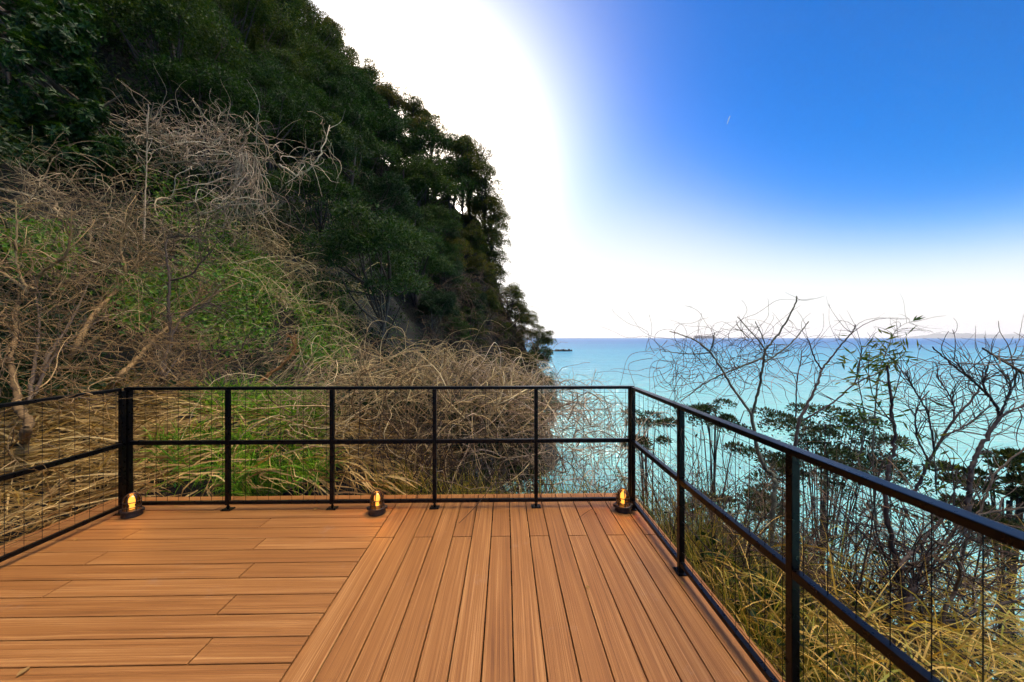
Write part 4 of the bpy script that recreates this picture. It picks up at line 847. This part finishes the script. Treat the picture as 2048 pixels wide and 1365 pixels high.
    # low growth covering the slope
    n = 26000; x = 1.5 + np.abs(rg.normal(0, 2.2, n)); y = rg.uniform(-.5, 7.5, n); P = np.stack([x, y, terr(x, y) + rg.uniform(0, .75, n)], -1); f = np.sin(x * 3 + y * 2) + np.sin(y * 3.7 - x) + rg.normal(0, .6, n); P = P[f > -.5]; n = len(P)
    mb = MB(); mb.leaves(P, rg.normal(0, 1, (n, 3)), unit(rg.normal(0, .5, (n, 3)) + np.array([-.2, -.5, .8])), .085 * rg.uniform(.5, 1.2, n), .045); tag(mb.build('slope_undergrowth', MAT['leaf_under']), 'dark leaves covering the slope under the bare saplings on the sea side', 'undergrowth', kind='stuff')
    n = 1300; x = 1.5 + np.abs(rg.normal(0, 1.7, n)); y = rg.uniform(.2, 6, n); P0 = np.stack([x, y, terr(x, y) + .02], -1); P = walk(P0, rg.normal(0, .6, (n, 3)) + np.array([0, 0, .8]), 11, .10 * rg.uniform(.4, 1.2, n), .13, (0, 0, -.03), rg); mb = MB(); mb.tubes(P, taper(n, 11, .0045 * rg.uniform(.5, 1.4, n), .4), 3)
    P2, r2 = twigs_from(list(P), rg, 3000, .34, .0025, 6, .15, (0, 0, 0), .8, .1); mb.tubes(P2, r2, 3); tag(mb.build('slope_brushwood', RB, smooth=True), 'reddish brown brushwood tangled low on the slope beyond the sea side railing', 'shrub')
    # tall bare shrubs filling the slope behind the posts
    for lab, x0, x1, y0, y1, n, hh in [('dense reddish brown shrub outside the sea side corner post', 1.5, 2.7, 3.1, 5.4, 190, 1.35), ('dense reddish brown shrub filling the slope between the two sea side posts', 1.6, 3.4, 2.2, 4.6, 230, 1.3), ('dense reddish brown shrub under the many branched sapling on the right', 2.2, 4.6, 1.0, 3.2, 210, 1.35)]:
        x = rg.uniform(x0, x1, n); y = rg.uniform(y0, y1, n); P0 = np.stack([x, y, terr(x, y) - .03], -1); o = P0.mean(0); need = np.clip((.05 - P0[:, 2]) * .95, .6, 3.2) * rg.uniform(.55, 1.15, n)
        P = walk(P0 - o, rg.normal(0, .28, (n, 3)) + np.array([0, 0, 1]), 14, need / 12.5, .09, (0, 0, .02), rg); root = empty('bare_shrub', o); tag(root, lab, 'shrub', 'bare shrubs on the slope')
        mb = MB(); mb.tubes(P, taper(n, 14, .0065 * np.exp(rg.normal(0, .35, n)), .35), 4); mb.build('stems', RB, root, smooth=True)
        P2, r2 = twigs_from(list(P), rg, n * 11, .42, .0034, 7, .13, (0, 0, 0), .8, .3); P3, r3 = twigs_from(list(P2), rg, n * 11, .22, .0022, 5, .13, (0, 0, 0), .8, .2); mb = MB(); mb.tubes(P2, r2, 3); mb.tubes(P3, r3, 3); mb.build('twigs', RB, root, smooth=True)
        k = rg.integers(0, len(P2), n * 26); q = P2[k, rg.integers(2, 7, len(k))] + rg.normal(0, .03, (len(k), 3)); keep = (np.sin(q[:, 0] * 4 + q[:, 2] * 3) + np.sin(q[:, 1] * 5) + rg.normal(0, .5, len(q))) > .1; q = q[keep]
        mb = MB(); mb.leaves(q, rg.normal(0, 1, (len(q), 3)), unit(rg.normal(0, .6, (len(q), 3)) + np.array([0, -.3, .7])), .055 * rg.uniform(.6, 1.3, len(q)), .024); mb.build('leaves', MAT['leaf_pine'], root)
    # evergreen shore trees below the deck
    def shore(label, spots, each=420):
        b = W(spots[0][0], spots[0][1], spots[0][2]); gz = float(terr(b[0], b[1])); root = empty('shore_tree', (b[0], b[1], gz)); tag(root, label, 'tree', 'evergreen trees on the slope below the deck'); o = np.array([b[0], b[1], gz])
        Cc = []; Rr = []
        for px, py, d, r in spots:
            c = W(px, py, d) - o
            for _ in range(6): Cc.append(c + rg.normal(0, .5, 3) * r * np.array([1.3, 1.2, .35])); Rr.append(r * rg.uniform(.3, .55))
        Cc = np.array(Cc); Rr = np.array(Rr); mb = MB(); leaf_clumps(mb, Cc, Rr, each // 3 + 50, .085, .03, rg, flat=.45, droop=.15); mb.build('crown', MAT['leaf_pine'], root)
        mb = MB(); top = Cc.mean(0); tr = smooth_line([(0, 0, -.5), tuple(top * .5 + rg.normal(0, .1, 3)), tuple(top)], 10); mb.tubes(tr, np.linspace(.05, .02, 10), 6)
        for i in range(0, len(Cc), 2): mb.tubes(smooth_line([tr[rg.integers(3, 9)], (top + Cc[i]) * .5 - np.array([0, 0, .1]), Cc[i]], 6), np.linspace(.018, .006, 6), 4)
        mb.build('trunk', bd, root, smooth=True)
    shore('dark evergreen crown beyond the sea side corner post, low over the water', [(1310, 838, 8, .5), (1290, 890, 7.6, .4)])
    shore('small flat topped evergreen crown seen just above the sea side top rail', [(1424, 822, 9, .75), (1400, 840, 8.8, .5), (1460, 840, 9, .5)])
    shore('broad dark evergreen crown between the forked saplings and open water', [(1640, 835, 8, .75), (1680, 850, 8, .8), (1720, 880, 7.8, .7), (1650, 900, 7.5, .9), (1740, 920, 7.4, .6), (1600, 870, 7.7, .8), (1620, 960, 7, 1.0), (1700, 960, 7, .8), (1540, 910, 7.6, .6), (1560, 960, 7, .6)])
    shore('leafy evergreen low on the slope behind the middle railing post', [(1480, 1000, 5.6, .45), (1420, 1030, 5.6, .45), (1440, 1120, 4.6, .4)])
    shore('leafy evergreen at the right edge low over the turquoise water', [(1990, 970, 4.6, .35), (2030, 1000, 4.5, .4), (1960, 1030, 4.4, .3), (2040, 1080, 4.3, .4), (2060, 940, 4.5, .4)])
    shore('dark evergreen bush under the saplings near the bottom right', [(1620, 1190, 3.6, .4), (1560, 1240, 3.3, .35), (1700, 1270, 3.2, .35), (1950, 1280, 3.1, .35)])
sea_side()

# ------------------------------------------------------------------ far things
def far():
    rg = np.random.default_rng(81)
    # islet
    d = 12.54 * FPX / 27; p = W(1120, 0, d); mb = MB()
    for i in range(34):
        t = rg.uniform(-1, 1); bm = bmesh.new(); bmesh.ops.create_icosphere(bm, subdivisions=2, radius=1); s = rg.uniform(.8, 2.4) * (1.1 - abs(t) * .6)
        for v in bm.verts: v.co = v.co * (1 + .28 * rg.normal()) * s * .8; v.co.x *= 1.5; v.co.z *= 1.1
        for v in bm.verts: v.co += Vector((t * 10.5, rg.normal(0, .05), 0))
        mb.bm(bm)
    mb.box((7.5, -1, 0), (9.3, 1, 2.2), ch=.1); mb.box((10.2, -.7, 0), (11.4, .7, 1.6), ch=.1)
    o = mb.build('islet', MAT['rock'], loc=(p[0], p[1], SEA_Z)); tag(o, kind='structure')
    # container ship
    d = 6500.; p = W(1408, 0, d); root = empty('container_ship', (p[0], p[1], SEA_Z)); tag(root, 'long pale cargo ship stacked with containers on the horizon', 'ship')
    L = 400.; mb = MB(); bm = bmesh.new(); prof = [(-.5, 0), (-.49, .045), (.49, .05), (.5, .055), (.47, 0)]
    vs = [[bm.verts.new((x * L, y, z * L)) for x, z in prof] for y in (-28, 28)]
    bm.faces.new(vs[0]); bm.faces.new(vs[1][::-1])
    for i in range(5): bm.faces.new((vs[0][i], vs[1][i], vs[1][(i + 1) % 5], vs[0][(i + 1) % 5]))
    mb.bm(bm); mb.build('hull', MAT['ship'], root)
    mb = MB()
    for i in range(22):
        x = -185 + i * 15.5; mb.box((x, -25, 20.5), (x + 13, 25, 20 + rg.uniform(12, 30)))
    mb.build('containers', MAT['ship'], root); mb = MB(); mb.box((158, -22, 20.2), (176, 22, 62), ch=1); mb.box((163, -3, 62.5), (170, 3, 74)); mb.build('bridge', MAT['white'], root)
    d = 8000.; p = W(1641, 0, d); root = empty('small_ship', (p[0], p[1], SEA_Z)); tag(root, 'tiny faint ship on the horizon behind the forked sapling', 'ship'); mb = MB(); mb.box((-60, -12, 0), (60, 12, 14), ch=3); mb.build('hull', MAT['ship'], root); mb = MB(); mb.box((-50, -9, 14.2), (-30, 9, 34), ch=1); mb.build('bridge', MAT['white'], root)
    # far shore
    px = np.linspace(1840, 2300, 90); h = np.interp(px, [1840, 1880, 1920, 1960, 2000, 2048, 2300], [0, 3.5, 9, 11, 8.5, 7.5, 14]) * (1 + .1 * np.sin(px * .21)) + .6 * np.sin(px * .4)
    d0 = 17500.; base = W(px, np.full(90, HOR), np.full(90, d0)); base[:, 2] = SEA_Z - .3; top = base.copy(); top[:, 2] = SEA_Z + np.maximum(h, .3) * d0 / FPX; top[:, 1] += 900; back = base.copy(); back[:, 1] += 2200
    V = np.stack([base, base * .35 + top * .65 + np.stack([np.zeros(90), np.zeros(90), 12 * np.sin(px)], -1), top, back], 1).reshape(-1, 3); i, j = np.meshgrid(np.arange(89), np.arange(3), indexing='ij'); a = i * 4 + j
    mb = MB(); mb.add(V, np.stack([a, a + 4, a + 5, a + 1], -1).reshape(-1, 4)); tag(mb.build('far_hills', MAT['far_hill'], smooth=True), kind='structure')
    # short vapour trail high in the sky
    p = W(1457, 240, 9000.); mb = MB(); P = smooth_line([(-40, 0, -115), (0, 0, 0), (45, 0, 110)], 12); mb.tubes(P, np.interp(np.arange(12), [0, 2, 8, 11], [3, 9, 12, 2]), 8)
    tag(mb.build('vapour_trail', MAT['white'], loc=p, smooth=True), 'short white vapour trail high in the blue sky', 'vapour trail')
far()

# ------------------------------------------------------------------ sea haze
def haze():
    mb = MB(); mb.box((-26000, -26000, -14.2), (26000, 26000, 420)); m, nt, out = new_mat('sea_haze')
    v = nd(nt, 'ShaderNodeVolumePrincipled', Density=HAZE); v.inputs['Color'].default_value = (.93, .94, 1, 1); v.inputs['Anisotropy'].default_value = .3; nt.links.new(v.outputs[0], out.inputs['Volume'])
    tag(mb.build('haze', m), kind='stuff')
HAZE = 3.6e-5
haze()

# ------------------------------------------------------------------ small litter on the deck
def litter():
    rg = np.random.default_rng(91)
    lm = leaf_mat('dead_leaf', [(.20, .10, .03), (.34, .19, .06), (.28, .2, .05)], rough=.7, trans=.15)
    for lab, px, py, L in [('curled brown leaf lying on the boards at the lower left', 47, 1346, .05), ('small dry leaf by the first post beside the corner lamp', 352, 1013, .05), ('yellowed grass scrap on the deck below the second post', 632, 1019, .06), ('tiny dry leaf on the board left of the corner lamp', 152, 1081, .035), ('small brown leaf fragment on a lengthwise board near the sea side', 1366, 1168, .03), ('yellow scrap of leaf in a seam of the lengthwise boards', 1175, 1176, .03)]:
        p = W(px, py, FPX * EYE / (py - HOR)); bm = bmesh.new(); k = 6; rows_ = []
        for i in range(k):
            t = i / (k - 1); wv = L * .3 * math.sin(math.pi * (t * .9 + .05)); rows_.append([bm.verts.new((L * (t - .5), q * wv, .003 + abs(q) * wv * .5 + .25 * L * (t - .5) ** 2)) for q in (-1, 0, 1)])
        for i in range(k - 1):
            for j in range(2): bm.faces.new((rows_[i][j], rows_[i + 1][j], rows_[i + 1][j + 1], rows_[i][j + 1]))
        mb = MB(); mb.bm(bm); o = mb.build('fallen_leaf', lm, smooth=True, loc=(p[0], p[1], 0)); o.rotation_euler = (0, 0, rg.uniform(0, 6)); tag(o, lab, 'leaf', 'bits of leaf on the deck')
litter()

# ------------------------------------------------------------------ render settings
sc.view_settings.view_transform = 'Standard'; sc.view_settings.look = 'None'; sc.view_settings.exposure = 0.55; sc.view_settings.gamma = 1
cy = sc.cycles
cy.max_bounces = 6; cy.diffuse_bounces = 1; cy.glossy_bounces = 3; cy.transmission_bounces = 4; cy.transparent_max_bounces = 8
cy.caustics_reflective = False; cy.caustics_refractive = False; cy.sample_clamp_indirect = 6
cy.use_denoising = True
